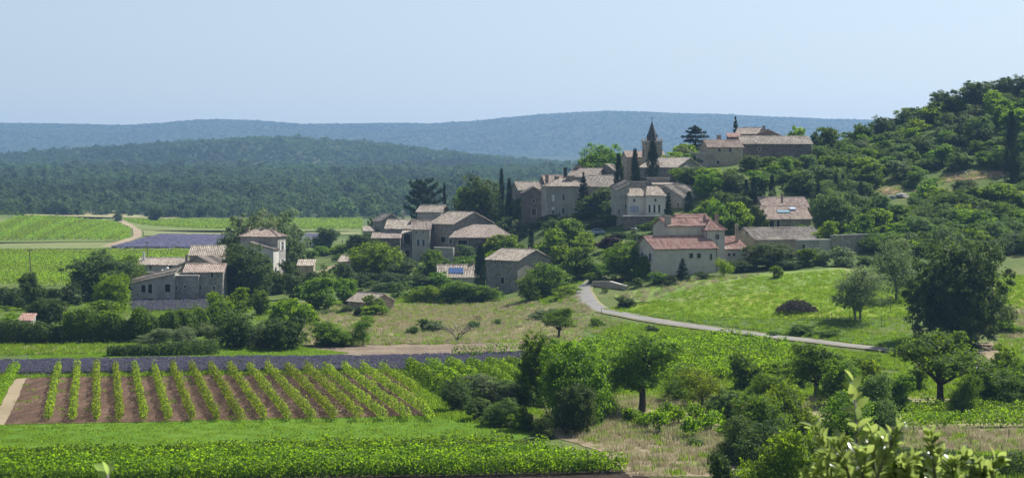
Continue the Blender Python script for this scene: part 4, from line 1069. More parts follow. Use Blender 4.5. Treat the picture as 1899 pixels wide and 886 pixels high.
1375 372 60 374 broad bright|bright tree left of the patched house
1310 362 46 386 broad bright|bright tree below the grey gable house
1410 378 40 366 bush dark|dark tree at the left end of the patched house
1320 310 60 418 broad bright|bright leafy tree below the hilltop house
1285 322 50 420 broad yellow|yellowish tree below the gabled barn
1535 408 50 352 broad bright|bright yellow green tree behind the end of the barn
1490 412 46 358 bush mid|green bush behind the barn roof
1752 164 58 474 oak dark|dark oak on the crest, outermost of the skyline group on the hill
1812 145 68 470 oak dark|dark double crowned oak on the skyline of the hill
1868 137 54 468 oak dark|tallest dark oak on the hilltop skyline
1905 136 40 466 oak dark|dark oak on the hilltop cut by the right border
1690 195 56 478 oak scrub|rounded oak on the skyline slope below the crest oaks
1637 212 46 474 oak dark|dark oak low on the skyline of the hill
1600 226 40 470 oak mid|small oak where the hillside meets the far ridge
287 379 28 960 broad dark|lone dark tree between the far vineyard and the forest
219 394 18 960 bush dark|small dark bush beside the dry hillock
"""  # the two dark bushes beside the clearing carry shade in their leaf colour
SCN = 0
for ln in TREES.strip().split('\n'):
    a, lab = ln.split('|'); q = a.split()
    if not lab: continue
    tm = BARKG if q[4] in ('airytwin','airy') else None
    ptree(float(q[0]), float(q[1]), float(q[2]), float(q[3]), q[4], q[5], lab, trunkmat=tm)
# the wooded hillside right of the village: every tree and bush on its own
LM = [(1345,300,'the hilltop house'),(1440,275,'the hilltop farmhouse'),(1460,385,'the patched house'),(1460,430,'the long barn'),(1600,450,'the garden wall'),(1876,290,'the tall broad cypress'),(1545,390,'the large grey oak'),(1800,325,'the dry hill terrace'),(1810,170,'the crest oaks'),(1780,470,'the huge roadside oak'),(1645,355,'the pale rocks'),(1640,235,'the skyline notch'),(1300,410,'the villa'),(1260,345,'the grey gable house')]
KINDS = [('bush','scrub','rounded grey green bush',5),('broad','mid','leafy mid green tree',4),('bush','mid','dense green bush',4),('oak','dark','dark evergreen oak',2.2),('broad','bright','bright green tree',2),('oak','scrub','dull green holm oak',5),('bush','bright','bright yellowish bush',1.6),('bush','grey','silvery grey bush',2),('airy','scrub','thin open tree',1)]
KW = [k[3] for k in KINDS]
rs = random.Random(11); done = []; tries = 0
KEEP = [(1290,1378,262,306),(1377,1508,250,280),(1410,1510,362,420),(1385,1535,425,470),(1540,1655,434,480),(1735,1880,318,330),(1180,1345,400,520),(1632,1664,347,358),(1640,1690,352,372)]
from collections import Counter
HC = Counter()
SKX = [1265,1500,1560,1600,1640,1690,1740,1790,1850,1899,2040]; SKY = [262,262,250,238,222,206,186,168,156,150,140]
while len(done) < 298 and tries < 20000:
    tries += 1; px = rs.uniform(1265, 2030); D = rs.uniform(345, 486)
    g = at_d(px, D); py = Y0+(H-g.z)/D*F
    if D > 470 and px < 1530: continue
    if px < 1560 and (py > 425 or (px < 1420 and py > 398)): continue
    if px > 1560 and py > 500: continue
    if px < 1300 and not (285 < py < 350): continue
    big = rs.random(); wd = rs.uniform(3.6, 6.2) if big < .8 else rs.uniform(5.5, 8.2)
    hh = wd*rs.uniform(.62, .95); tp = py-hh/D*F
    if D > 425 and tp < np.interp(px, SKX, SKY): continue
    hw = wd/2/D*F
    if any(x0-hw*.5 < px < x1+hw*.5 and tp < y1 and py > y0-2 for x0,x1,y0,y1 in KEEP): continue
    if any((g.x-q[0])**2+(g.y-q[1])**2 < (.34*(wd+q[2]))**2 for q in done): continue
    k = rs.choices(KINDS, KW)[0]; done.append((g.x, g.y, wd))
    l = min(LM, key=lambda m: (m[0]-px)**2+(m[1]-py)**2); dx, dy = px-l[0], (py-hh/2/D*F)-l[1]; far = math.hypot(dx, dy)
    rel = ('just ' if far < 45 else '')+('above' if dy < -abs(dx)*.6 else 'below' if dy > abs(dx)*.6 else 'right of' if dx > 0 else 'left of')
    lab = ('large ' if wd > 5.6 else 'small ' if wd < 4.4 else '')+k[2]+' on the slope '+rel+' '+l[2]
    HC[lab] += 1
    plant(k[0], g-Vector((0,0,.2)), wd*1.3, hh*1.08, k[1], lab, 'trees and bushes of the wooded hillside')
# ------------------------------------------------------------------ vines, hedges, small things
ORD = ['first','second','third','fourth','fifth','sixth','seventh','eighth','ninth','tenth','eleventh','twelfth','thirteenth','fourteenth','fifteenth','sixteenth','seventeenth','eighteenth','nineteenth','twentieth','twenty-first','twenty-second','twenty-third','twenty-fourth','twenty-fifth','twenty-sixth','twenty-seventh','twenty-eighth']
def row_foliage(A, B, hgt, wid, per_m, size, seed, base=.35, gap=.0, shoot=.12, clump=1.0, vary=.13, over=0):
    r = np.random.default_rng(seed); A, B = np.array(A[:2], float), np.array(B[:2], float); Ln = np.linalg.norm(B-A); d = (B-A)/Ln; nrm = np.array([-d[1], d[0]])
    n = int(Ln*per_m); nv = max(2, int(Ln/clump)); vig = r.normal(1, vary, nv+1).clip(.6,1.3); off = r.normal(0,.06,nv+1)
    if gap: vig[r.random(nv+1) < gap] = .45
    k = r.integers(0, nv, n); s = (k+.5+r.normal(0,.34,n))*Ln/nv; s = s.clip(0, Ln)
    v = np.interp(s*nv/Ln, np.arange(nv+1)+.5, vig); a = r.random(n)*2*math.pi; q = np.sqrt(r.random(n))**.6
    y = np.cos(a)*q*wid/2*v+np.interp(s*nv/Ln, np.arange(nv+1)+.5, off); zz = base+(hgt-base)*v*(.5+.5*np.sin(a)*q)
    if over: y *= 1-over+2*over*np.clip((zz-base)/(hgt-base),0,1)
    sh = r.random(n) < .06; zz[sh] += r.random(sh.sum())*shoot*hgt*2
    P = np.stack([A[0]+d[0]*s+nrm[0]*y, A[1]+d[1]*s+nrm[1]*y, zz], -1); P[:,2] += ground(P[:,0], P[:,1])
    Nn = np.stack([nrm[0]*np.cos(a), nrm[1]*np.cos(a), np.sin(a)*.9+.35], -1)*.8+r.normal(0,.5,(n,3))
    Vv, f = leaf_cards(P, Nn, size, r, .85); return Vv, f, np.repeat(np.clip(r.random(n)*.7+(v-.8)*.6,0,1),4)
mb = MB(); mb.tube([(0,0,-.05),(.05,.02,.3),(-.04,.03,.65)], [.055,.042,.035], 6); VTRUNK = mb.mesh('vine_trunk', BARK, True)
def vine_row(A, B, hgt, wid, per_m, size, mat, label, group, seed, stakes=0, trunks=False, base=.35, name='vine_row', cat='vine row', **kw):
    root = empty(name, (A[0], A[1], gz(A[0],A[1]))); tag(root, label, cat, group); lo = np.array(root.location)
    Vv, f, t = row_foliage(A, B, hgt, wid, per_m, size, seed, base, **kw)
    mobj('foliage', np_mesh('row_foliage', Vv-lo, f, L[mat], False, t), root)
    A, B = Vector((A[0],A[1],0)), Vector((B[0],B[1],0)); Ln = (B-A).length; r = random.Random(seed)
    def each(nm, me, n):
        for i in range(n):
            p = A.lerp(B, (i+r.uniform(.35,.65))/n); o = mobj(nm, me, root, Vector((p.x, p.y, gz(p.x,p.y)))-root.location, r.uniform(0,6)); o.scale[2] = r.uniform(.9,1.1)
    if trunks: each('trunk', VTRUNK, max(2, int(Ln/1.1)))
    if stakes:
        mb = MB(); mb.tube([(0,0,-.1),(.02,0,hgt*1.12)], [.03,.026], 5); each('stake', mb.mesh('stake', POST), max(2, int(Ln/stakes)))
    return root
# foreground vines: seven leafy rows running slightly away to the right
s_ = .155
for i in range(7):
    Dr = 145+i*1.95; Xr = 9.3-i*1.55; A = (-52, Dr-(Xr+52)*s_); B = (Xr, Dr)
    vine_row(A, B, 1.5, 1.3, 240, .19, 'vine', ['nearest thick vine row at the bottom of the photo'][0] if i == 0 else f'{ORD[i]} thick vine row of the foreground block, counted from the nearest', 'thick vine rows in the foreground', 100+i, stakes=5 if i in (0, 6) else 0, trunks=(i == 0), base=.14, clump=1.1, shoot=.16, over=.45)
# brown field: rows converge on one direction
ud = -.233
for i, k in enumerate(range(-3, 17)):
    px = 178.5+44.5*k; Y1 = 174.8; X1 = (px-CX)/F*Y1; Y2 = 221
    for _ in range(60):                                   # end the row at the right border of the field
        pe = CX+F*X1/Y1; pyb = Y0+H/Y1*F
        if pe > 735+(pyb-688)*.71+2: X1 += ud*.8; Y1 += .8
        else: break
    if Y2-Y1 < 4: continue
    B = (X1+ud*(Y2-Y1), Y2)
    if i == 0: continue
    vine_row((X1, Y1), B, 1.35, .76, 110, .155, 'vineyoung', f'{ORD[i-1]} young vine row in the bare brown field, counted from the sandy verge', 'young vine rows in the brown field', 200+i, stakes=3.2, base=.25, shoot=.3, clump=1.2, gap=.04)
p0, p1 = on_ground(-30,795), on_ground(30,690)
vine_row(p0, p1, 1.6, 1.3, 110, .16, 'vine', 'single lush vine row left of the sandy verge', None, 230, base=.3)
# lush rows at the right end of the lavender
for i, (px, y0_, y1_) in enumerate([(757,689,738),(796,690,744),(832,688,728),(868,686,726),(904,686,720),(940,685,714),(976,684,708)]):
    a = on_ground(px, y0_); Y2 = a.y; Y1 = (79200/(y1_-330))
    vine_row((a.x+ud*(Y1-Y2), Y1), (a.x, Y2), 1.85, 1.25, 190, .19, 'vine', f'{ORD[i]} lush dark vine row at the end of the lavender, counted from the brown field', 'lush vine rows beside the grey bush', 240+i, base=.3, clump=1.3)
for i, (xa, ya, xb, yb, lab) in enumerate([(842,663,894,664,'short separate clump of vines at the end of the tilled field'),(900,661,1000,657,'short vine row left of the leaning tree')]):
    vine_row(on_ground(xa,ya), on_ground(xb,yb), 1.9, 1.6, 170, .17, 'vine', lab, None, 250+i, base=.2, clump=1.5)
# middle vineyard below the road
for i in range(19):
    y = 706-i*3.9; D = 79200/(y-330)
    xl = np.interp(y, [622,660,700], [1190,1000,1010]); xl = max(xl, 1000 if y > 640 else 1040+(640-y)*9); xr = np.interp(y, [630,650,690,706], [1330,1480,1620,1640])
    vine_row(at_d(xl,D), at_d(xr,D*.985), 1.65, 1.25, 125, .23, 'vine', f'{ORD[i]} row of the bright vineyard below the road, counted from the nearest', 'rows of the bright vineyard below the road', 260+i, base=.2, clump=1.5, vary=.3, gap=.05)
# low free vines by the clearing, each a bush of its own
def vine_bush(px, py, wd, hg, label, group, seed):
    p = on_ground(px, py); root = empty('vine_bush', p); tag(root, label, 'vine', group); r = np.random.default_rng(seed)
    lo = [(r.uniform(-.3,.3)*wd, r.uniform(-.3,.3)*wd, hg*r.uniform(.5,.8), wd*.33, wd*.33, hg*.3) for _ in range(6)]
    P, Nn, t = crown_points(lo, 40, 900, r, spread=.3); P[:,2] = np.maximum(P[:,2], .15); Vv, f = leaf_cards(P, Nn, .19, r, .85)
    mobj('foliage', np_mesh('vine_foliage', Vv, f, L['vine'], False, np.repeat(t,4)), root)
    mb = MB(); mb.tube([(0,0,-.1),(.05,0,hg*.3),(0,.03,hg*.6)], [.09,.07,.05], 6); mobj('stem', mb.mesh('vine_stem', BARK, True), root)
for i, (x,y,w_,h_,lab) in enumerate([(1168,786,1.7,1.5,'leftmost small vine of the front row by the tan clearing'),(1196,796,1.8,1.6,'second small vine of the front row by the tan clearing'),(1222,806,2.0,2.1,'tall vine with dark trunk at the corner of the tan clearing'),(1284,814,2.2,1.9,'round vine standing forward at the edge of the tan clearing'),(1258,790,2.0,1.7,'vine behind the round forward vine'),(1290,782,2.1,1.9,'vine under the small yellow tree'),(1318,800,2.1,1.8,'vine beside the dark bush at the clearing'),(1240,776,1.8,1.5,'vine in the back row beneath the old spreading tree'),(1330,782,2.0,1.7,'back row vine nearest the yellow tree'),(1345,812,1.7,1.4,'low vine against the dark bush at the clearing')]):
    vine_bush(x, y, w_, h_, lab, 'low vines by the tan clearing', 300+i)
for i in range(5):
    y = 795-i*7.5; vine_row(on_ground(1665+i*6,y), on_ground(1960,y-1), 1.35, 1.5, 130, .19, 'vine', f'{ORD[i]} row of the bright vine plot below the stout tree, counted from the nearest', 'rows of the vine plot by the stout tree', 320+i, base=.15, clump=1.2)
# far vineyards
for i in range(27):
    px = 245-11.6*i; D0 = 660; X0 = (px-CX)/F*D0; u2 = (px+95-CX)/F; D1 = 800
    t_ = 1.0
    for q in np.linspace(0, 1, 60):
        D_ = D0+(D1-D0)*q; X_ = X0+(u2*D1-X0)*q; p_ = CX+F*X_/D_; y_ = Y0+(H-gz(X_,D_))/D_*F
        if p_ > np.interp(y_, [404,428,452], [188,240,240]): t_ = q; break
    if t_ < .08: continue
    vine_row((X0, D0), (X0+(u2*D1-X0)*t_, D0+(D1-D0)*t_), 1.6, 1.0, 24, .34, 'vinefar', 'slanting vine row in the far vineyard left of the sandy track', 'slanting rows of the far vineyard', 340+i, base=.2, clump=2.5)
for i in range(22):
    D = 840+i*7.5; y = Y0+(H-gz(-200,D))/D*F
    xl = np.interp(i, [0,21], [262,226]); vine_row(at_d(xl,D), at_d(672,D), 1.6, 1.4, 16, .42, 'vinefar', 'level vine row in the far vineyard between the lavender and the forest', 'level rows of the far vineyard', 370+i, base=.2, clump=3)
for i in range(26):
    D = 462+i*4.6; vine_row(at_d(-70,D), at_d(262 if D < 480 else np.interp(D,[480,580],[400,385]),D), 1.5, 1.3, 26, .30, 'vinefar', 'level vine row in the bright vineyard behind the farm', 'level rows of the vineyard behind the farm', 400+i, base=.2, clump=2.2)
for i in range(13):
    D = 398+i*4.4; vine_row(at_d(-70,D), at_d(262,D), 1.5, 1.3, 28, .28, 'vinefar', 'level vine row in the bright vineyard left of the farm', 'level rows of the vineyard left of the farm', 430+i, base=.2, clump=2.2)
# hedges
def hedge(pts, hgt, wid, per_m, size, mat, label, seed):
    P = [on_ground(*p) for p in pts]; root = empty('hedge', P[0]); tag(root, label, 'hedge'); lo = np.array(root.location); vs_, fs, ts, k = [], [], [], 0
    for j, (a, b) in enumerate(zip(P, P[1:])):
        v, f, t = row_foliage(a, b, hgt, wid, per_m, size, seed+j, .0, clump=1.9, shoot=.10, vary=.22); vs_.append(v-lo); fs.append(f+k); ts.append(t); k += len(v)
    mobj('foliage', np_mesh('hedge_foliage', np.concatenate(vs_), np.concatenate(fs), L[mat], False, np.concatenate(ts)), root)
hedge([(118,636),(250,633),(330,628),(440,612)], 4.4, 3.4, 1300, .26, 'mid', 'long tall green hedge in front of the farm', 460)
hedge([(-40,636),(60,638),(118,637)], 2.8, 2.6, 800, .25, 'dark', 'dark hedge below the red roofed hut', 465)
hedge([(200,661),(300,660),(405,657)], 1.7, 2.0, 500, .2, 'dark', 'low dark hedge under the grey olive bushes', 468)
hedge([(-40,565),(60,566),(130,564)], 3.0, 3, 600, .3, 'dark', 'dark hedge along the near edge of the bright vineyard', 470)
hedge([(1640,866),(1760,872),(1960,886)], 1.6, 2.4, 700, .16, 'dark', 'low dark hedge at the bottom right behind the twigs', 474)
hedge([(560,588),(600,583),(640,580)], .8, 1.6, 120, .2, 'dark', 'low scrub hedge at the left edge of the dry meadow', 478)
# posts, poles, lamp, car, brush pile
def post(px, py, hpx, label, group=None, rad=.05, name='fence_post', cat='post', arm=0, D=None):
    p = on_ground(px, py) if D is None else at_d(px, D); hg = hpx/F*p.y; root = empty(name, p); tag(root, label, cat, group); mb = MB(); r = random.Random(int(px))
    lean = Vector((r.uniform(-.04,.04)*hg, 0, 0)); mb.tube([p-Vector((0,0,.3)), p+Vector((0,0,hg))+lean], [rad, rad*.8], 8); mb.build('shaft', POST, root)
    if arm:
        mb = MB(); q = p+lean+Vector((0,0,hg-.25)); mb.box(q-Vector((arm/2,.07,.06)), (arm,0,0), (0,.14,0), (0,0,.12)); mb.build('crossarm', POST, root)
        mb = MB()
        for s in (-.42,0,.42): mb.tube([q+Vector((arm*s,0,.06)), q+Vector((arm*s,0,.24))], [.05,.04], 6)
        mb.build('insulators', GLASS, root)
    return root
post(57, 520, 58, 'tall wooden utility pole in the vineyard at the left', None, .13, 'utility_pole', 'utility pole', 1.2)
post(274, 500, 52, 'wooden utility pole behind the long farm building', None, .13, 'utility_pole', 'utility pole', 1.2)
post(114, 527, 42, 'thin pale pole left of the big dark farm tree', None, .07, 'utility_pole', 'utility pole', .6)
post(635, 448, 26, 'short pale pole among the trees left of the village', None, .14, 'utility_pole', 'utility pole', 0, 470)
for x, y, hp, lab in [(1455,588,20,'leaning fence post left of the brush pile'),(1523,588,27,'tall fence post right of the brush pile'),(1543,600,21,'fence post left of the twin trunked tree'),(1575,601,20,'fence post just before the twin trunks'),(1634,607,22,'fence post right of the twin trunked tree'),(1115.5,582,12,'small marker post at the road bend'),(1695,808,18,'thin stake at the near edge of the bright vine plot'),(1801,834,22,'tallest stake in the dry corner'),(1818,840,15,'short stake right of the tallest stake in the dry corner'),(1858,840,16,'stake behind the low dark hedge'),(1871,813,19,'stake near the right border of the bright vine plot')]:
    post(x, y, hp, lab, 'fence posts and stakes')
p = on_ground(1651, 580); root = empty('sign_post', p); tag(root, 'T shaped post under the airy grey tree', 'post'); mb = MB(); mb.tube([p-Vector((0,0,.3)), p+Vector((0,0,2.4))], [.06,.055], 8); mb.build('shaft', POST, root); mb = MB(); mb.box(p+Vector((-.45,-.05,2.4)), (.9,0,0), (0,.1,0), (0,0,.16)); mb.build('board', POST, root)
p = at_d(1181, 337); root = empty('street_lamp', p); tag(root, 'curved street lamp standing behind the villa gable', 'street lamp'); zt = H-(424-Y0)/F*337-p.z; q = p+Vector((0,0,zt)); mb = MB()
mb.tube([p-Vector((0,0,.3)), p+Vector((0,0,zt*.5)), q], [.09,.07,.05], 8); mb.build('pole', flat('galvanised_steel', (.42,.43,.44), .45, .5, .5), root)
mb = MB(); mb.tube([q, q+Vector((-.35,-.05,.12)), q+Vector((-.75,-.1,.1))], [.045,.04,.035], 6); mb.build('arm', bpy.data.materials['galvanised_steel'], root)
mb = MB(); mb.box(q+Vector((-1.15,-.2,.02)), (.5,0,0), (0,.2,0), (0,0,.13)); mb.build('lamp_head', WHITEP, root)
# brush pile
def brush(px, py, wd, hg, label):
    p = on_ground(px, py); root = tag(empty('brush_pile', p), label, 'brush pile'); mb = MB(); r = random.Random(5)
    for i in range(1300):
        a = r.uniform(0,6.28); q = math.sqrt(r.random()); x, y = math.cos(a)*q*wd/2, math.sin(a)*q*wd/2.6; z = max(0, hg*(1-q)**.5*r.uniform(.2,1.0)+(.25 if x < 0 else .1)*r.random())
        d = Vector((r.uniform(-1,1), r.uniform(-1,1), r.uniform(-.25,.7)))*r.uniform(.5,1.2)*(1.25-q); c = Vector((x,y,z)); mb.tube([c-d*.5, c+d*.2+Vector((0,0,.05)), c+d*.5], [.05,.04,.015], 4)
    mobj('branches', mb.mesh('brush', bark('dead_wood', (.04,.033,.028), (.11,.09,.075))), root)
brush(1478, 579, 6.8, 2.1, 'heap of dark cut branches in the bright meadow')
# white junk on the farm terrace
p = at_d(308, 388); p.z = H-(505-Y0)/F*388; root = tag(empty('tarpaulin_heap', p), 'crumpled white tarpaulin heap before the long farm building', 'tarpaulin'); r = np.random.default_rng(3)
nx, ny = 22, 12; g = np.zeros((nx,ny,3))
for i in range(nx):
    for j in range(ny):
        u_, v_ = i/(nx-1)*2-1, j/(ny-1)*2-1; g[i,j] = (u_*1.25, v_*.9, max(0,(1-u_*u_)*(1-v_*v_))*1.0*(1+.5*math.sin(5*u_+2*v_))*.8+r.random()*.16)
ii = (np.arange(nx-1)[:,None]*ny+np.arange(ny-1)[None]).ravel(); mobj('sheet', np_mesh('sheet', g.reshape(-1,3), np.stack([ii,ii+ny,ii+ny+1,ii+1],-1), WHITEP), root)
p = at_d(289, 392); mbw = MB(); long_wall('terrace_wall', 'grey terrace wall in front of the long farm building', [(250,386),(334,384)], [htop(250,386,505),htop(334,384,505)], .5, 'blue')
# dark tent
p = at_d(626, 372); root = tag(empty('canvas_shelter', p), 'dark pointed canvas shelter beside the sandy farm track', 'shelter'); mb = MB(); hgt = 2.3
pp = [p+Vector((math.cos(a)*.95, math.sin(a)*.95, 0)) for a in np.linspace(0,2*math.pi,11)[:-1]]; apex = p+Vector((0,0,hgt))
mb.add(pp+[apex], [(i,(i+1)%10,10) for i in range(10)]); mb.build('canvas', flat('dark_canvas', (.05,.05,.055), .9), root); mb = MB(); mb.tube([p+Vector((0,0,0)), apex+Vector((.05,0,.3))], [.04,.03], 5); mb.build('pole', POST, root)
# parked car below the cream house
def car(px, D, rz, label):
    p = at_d(px, D); root = tag(empty('parked_car', p, rz), label, 'car'); paint = flat('pale_blue_car_paint', (.34,.46,.58), .25, .6, .2, .02); loc = root.location
    prof = [(-2,.35),(-2.0,.78),(-1.75,.88),(-1.1,.95),(-.55,1.42),(.75,1.45),(1.45,1.0),(1.95,.9),(2.02,.6),(2.0,.35)]
    mb = MB(); mb.prism([(x,-.82,z) for x,z in prof], (0,1.64,0)); o = mobj('body', mb.mesh('body', paint), root)
    bv = o.modifiers.new('soft_edges', 'BEVEL'); bv.width = .06; bv.segments = 2
    mb = MB()
    for y in (-.828,.816): mb.prism([(-.98,y,.97),(-.5,y,1.34),(.68,y,1.36),(1.2,y,1.0)], (0,.012,0))
    mobj('side_window', mb.mesh('side_window', GLASS), root)
    mb = MB(); mb.prism([(-1.14,-.66,.97),(-1.14,.66,.97),(-.6,.58,1.405),(-.6,-.58,1.405)], (-.03,0,.02)); mobj('windscreen', mb.mesh('windscreen', GLASS), root)
    for x in (-1.25,1.25):
        for y in (-.78,.78):
            mb = MB(); mb.tube([(x,y-.1,.31),(x,y+.1,.31)], [.31,.31], 18); t_ = mobj('wheel', mb.mesh('tyre', flat('tyre_rubber', (.02,.02,.02), .9) if 'tyre_rubber' not in bpy.data.materials else bpy.data.materials['tyre_rubber']), root)
            mb = MB(); mb.tube([(x,y-.106,.31),(x,y+.106,.31)], [.19,.19], 12); mobj('rim', mb.mesh('rim', bpy.data.materials['galvanised_steel']), t_)
    for y in (-.62,.62):
        mb = MB(); mb.box((-2.03,y-.14,.66), (.04,0,0), (0,.28,0), (0,0,.12)); mobj('headlight', mb.mesh('headlight', WHITEP), root)
car(1106, 399, R(12), 'pale blue car parked under the dark tree below the cream house')
long_wall('roadside_wall', 'low pale stone wall at the road bend below the dark bush', [(1098,327),(1130,322),(1160,318)], [.9,1.1,.7], .5, 'warm')
# limestone outcrops on the hillside
def rock(px, py, wd, hg, label, seed):
    p = on_ground(px, py); r = np.random.default_rng(seed); mb = bmesh_rock(r, wd, hg); o = mobj('rock', mb, None, p); tag(o, label, 'rock', 'pale rocks on the hillside')
def bmesh_rock(r, wd, hg):
    import bmesh
    bm = bmesh.new(); bmesh.ops.create_icosphere(bm, subdivisions=3, radius=1)
    ax = unit(r.normal(0,1,(14,3))); lim = .55+.4*r.random(14)
    for v in bm.verts:
        q = np.array(v.co)
        for a, l_ in zip(ax, lim):
            dd_ = q@a
            if dd_ > l_: q = q-a*(dd_-l_)
        v.co = Vector(q*[wd/2,wd/2.4,hg])
    me = bpy.data.meshes.new('rock'); bm.to_mesh(me); bm.free(); me.materials.append(ROCK); return me
for i, (x,y,w_,h_,lab) in enumerate([(1676,364,4.5,.8,'broad flat pale rock on the slope, largest of the outcrop'),(1652,368,3,.8,'pale rock left of the broad flat rock'),(1841,263,3.6,1.1,'pale rock left of the tall broad cypress'),(1858,282,2.6,1.2,'pale rock face beside the tall broad cypress'),(1790,322,2,.7,'small pale rock on the dry hill terrace'),(1468,332,3,.8,'low pale rock in the scrub above the patched house'),(1528,300,1.6,.7,'small tan rock below the hilltop farmhouse'),(1425,321,1.5,.7,'small pale rock on the scrub slope'),(1895,275,3,1.3,'pale rock at the right border by the cypress')]): rock(x,y,w_,h_,lab,500+i)
# twigs of a holm oak right in front of the viewer
def twig_shrub(px, D, label, shoots, seed, spread=1.0):
    """shoots: list of photo polylines (px, py) with distance; leaves along each"""
    g = at_d(px, D); root = tag(empty('oak_sapling', g), label, 'sapling'); mb = MB(); r = np.random.default_rng(seed); lv, lf, tn, k = [], [], [], 0
    for pts, dz, nl, lsz in shoots:
        P = [at(x, y, D+dz+.04*i*math.sin(seed+i)) for i, (x, y) in enumerate(pts)]
        if P[0].z > g.z+.3 and pts[0][1] > 880: P = [g+(P[0]-g)*.0+Vector((random.uniform(-.05,.05),0,0)), g.lerp(P[0],.6)] + P
        n = len(P); mb.tube(P, list(np.linspace(.009,.0022,n)), 6)
        for j in range(nl):
            t = ((j+.5)/nl)**.75*.999; st = max(0, n-len(pts)); u_ = st+(n-1-st)*t if n > 1 else 0
            i = min(int(u_), n-2); q = P[i].lerp(P[i+1], u_-i); ax = (P[i+1]-P[i]).normalized(); a = j*2.4+r.uniform(-.4,.4)
            side = Vector((math.cos(a), math.sin(a), 0)); side = (side-ax*side.dot(ax)).normalized(); dr = (side*r.uniform(.5,.9)+ax*r.uniform(.6,1.2)).normalized()
            nr = (ax*.8-side*.3+Vector(r.normal(0,.35,3))).normalized(); nr = (nr-dr*nr.dot(dr)).normalized(); bb = dr.cross(nr); s = lsz*r.uniform(.65,1.2); t0 = r.random()
            prof = [(0,0),(.12,.16),(.3,.27),(.55,.29),(.78,.2),(1,0)]; V_ = []
            for (l_, w_) in prof:
                c = q+dr*(l_*s+.006)-nr*(.18*s*l_*l_)
                V_ += [c-bb*w_*s+nr*w_*s*.35, c, c+bb*w_*s+nr*w_*s*.35]
            lv += [tuple(v-g) for v in V_]; tn += [t0]*len(V_)
            for m_ in range(len(prof)-1):
                b0 = k+m_*3; lf += [(b0,b0+1,b0+4,b0+3),(b0+1,b0+2,b0+5,b0+4)]
            k += len(V_)
    mobj('leaves', np_mesh('leaves', np.array(lv), np.array(lf), L['sprig'], True, np.array(tn)), root)
    mb.build('stem', BARKG, root)
def shoots_from(spec):
    return [([(bx, 905), ((bx+tx)/2-(tx-bx)*.15, (905+ty)/2+8), (tx, ty)], dz, nl, sz) for bx, tx, ty, dz, nl, sz in spec]
twig_shrub(1640, 5.0, 'leafy holm oak sapling close to the viewer at the lower right', [([(1592,905),(1590,850),(1588,785),(1584,708)], 0, 26, .044)]+shoots_from([
 (1575,1510,792,.1,39,.040),(1570,1530,838,.2,37,.037),(1580,1552,815,-.1,39,.037),(1600,1618,800,.15,39,.037),(1610,1640,815,0,39,.040),(1620,1668,792,-.1,41,.040),(1590,1570,850,.3,39,.037),(1600,1600,838,-.2,39,.040),(1630,1650,850,.2,37,.037),
 (1560,1522,868,-.1,35,.037),(1690,1680,862,0,37,.037),(1640,1692,848,.1,37,.037),(1735,1728,806,-.1,39,.040),(1740,1745,838,.2,37,.037),(1750,1790,846,.1,37,.040),(1780,1815,866,0,35,.037),(1800,1852,852,.05,35,.040),(1710,1710,868,.2,35,.037),(1770,1765,860,-.2,37,.037),(1660,1660,866,.1,39,.037),(1820,1830,878,0,31,.037),(1545,1500,880,0,31,.037)]), 4)
twig_shrub(200, 4.6, 'single leafy twig tip poking up at the bottom left', [([(202,905),(200,885),(199,870)], 0, 6, .040)], 23)
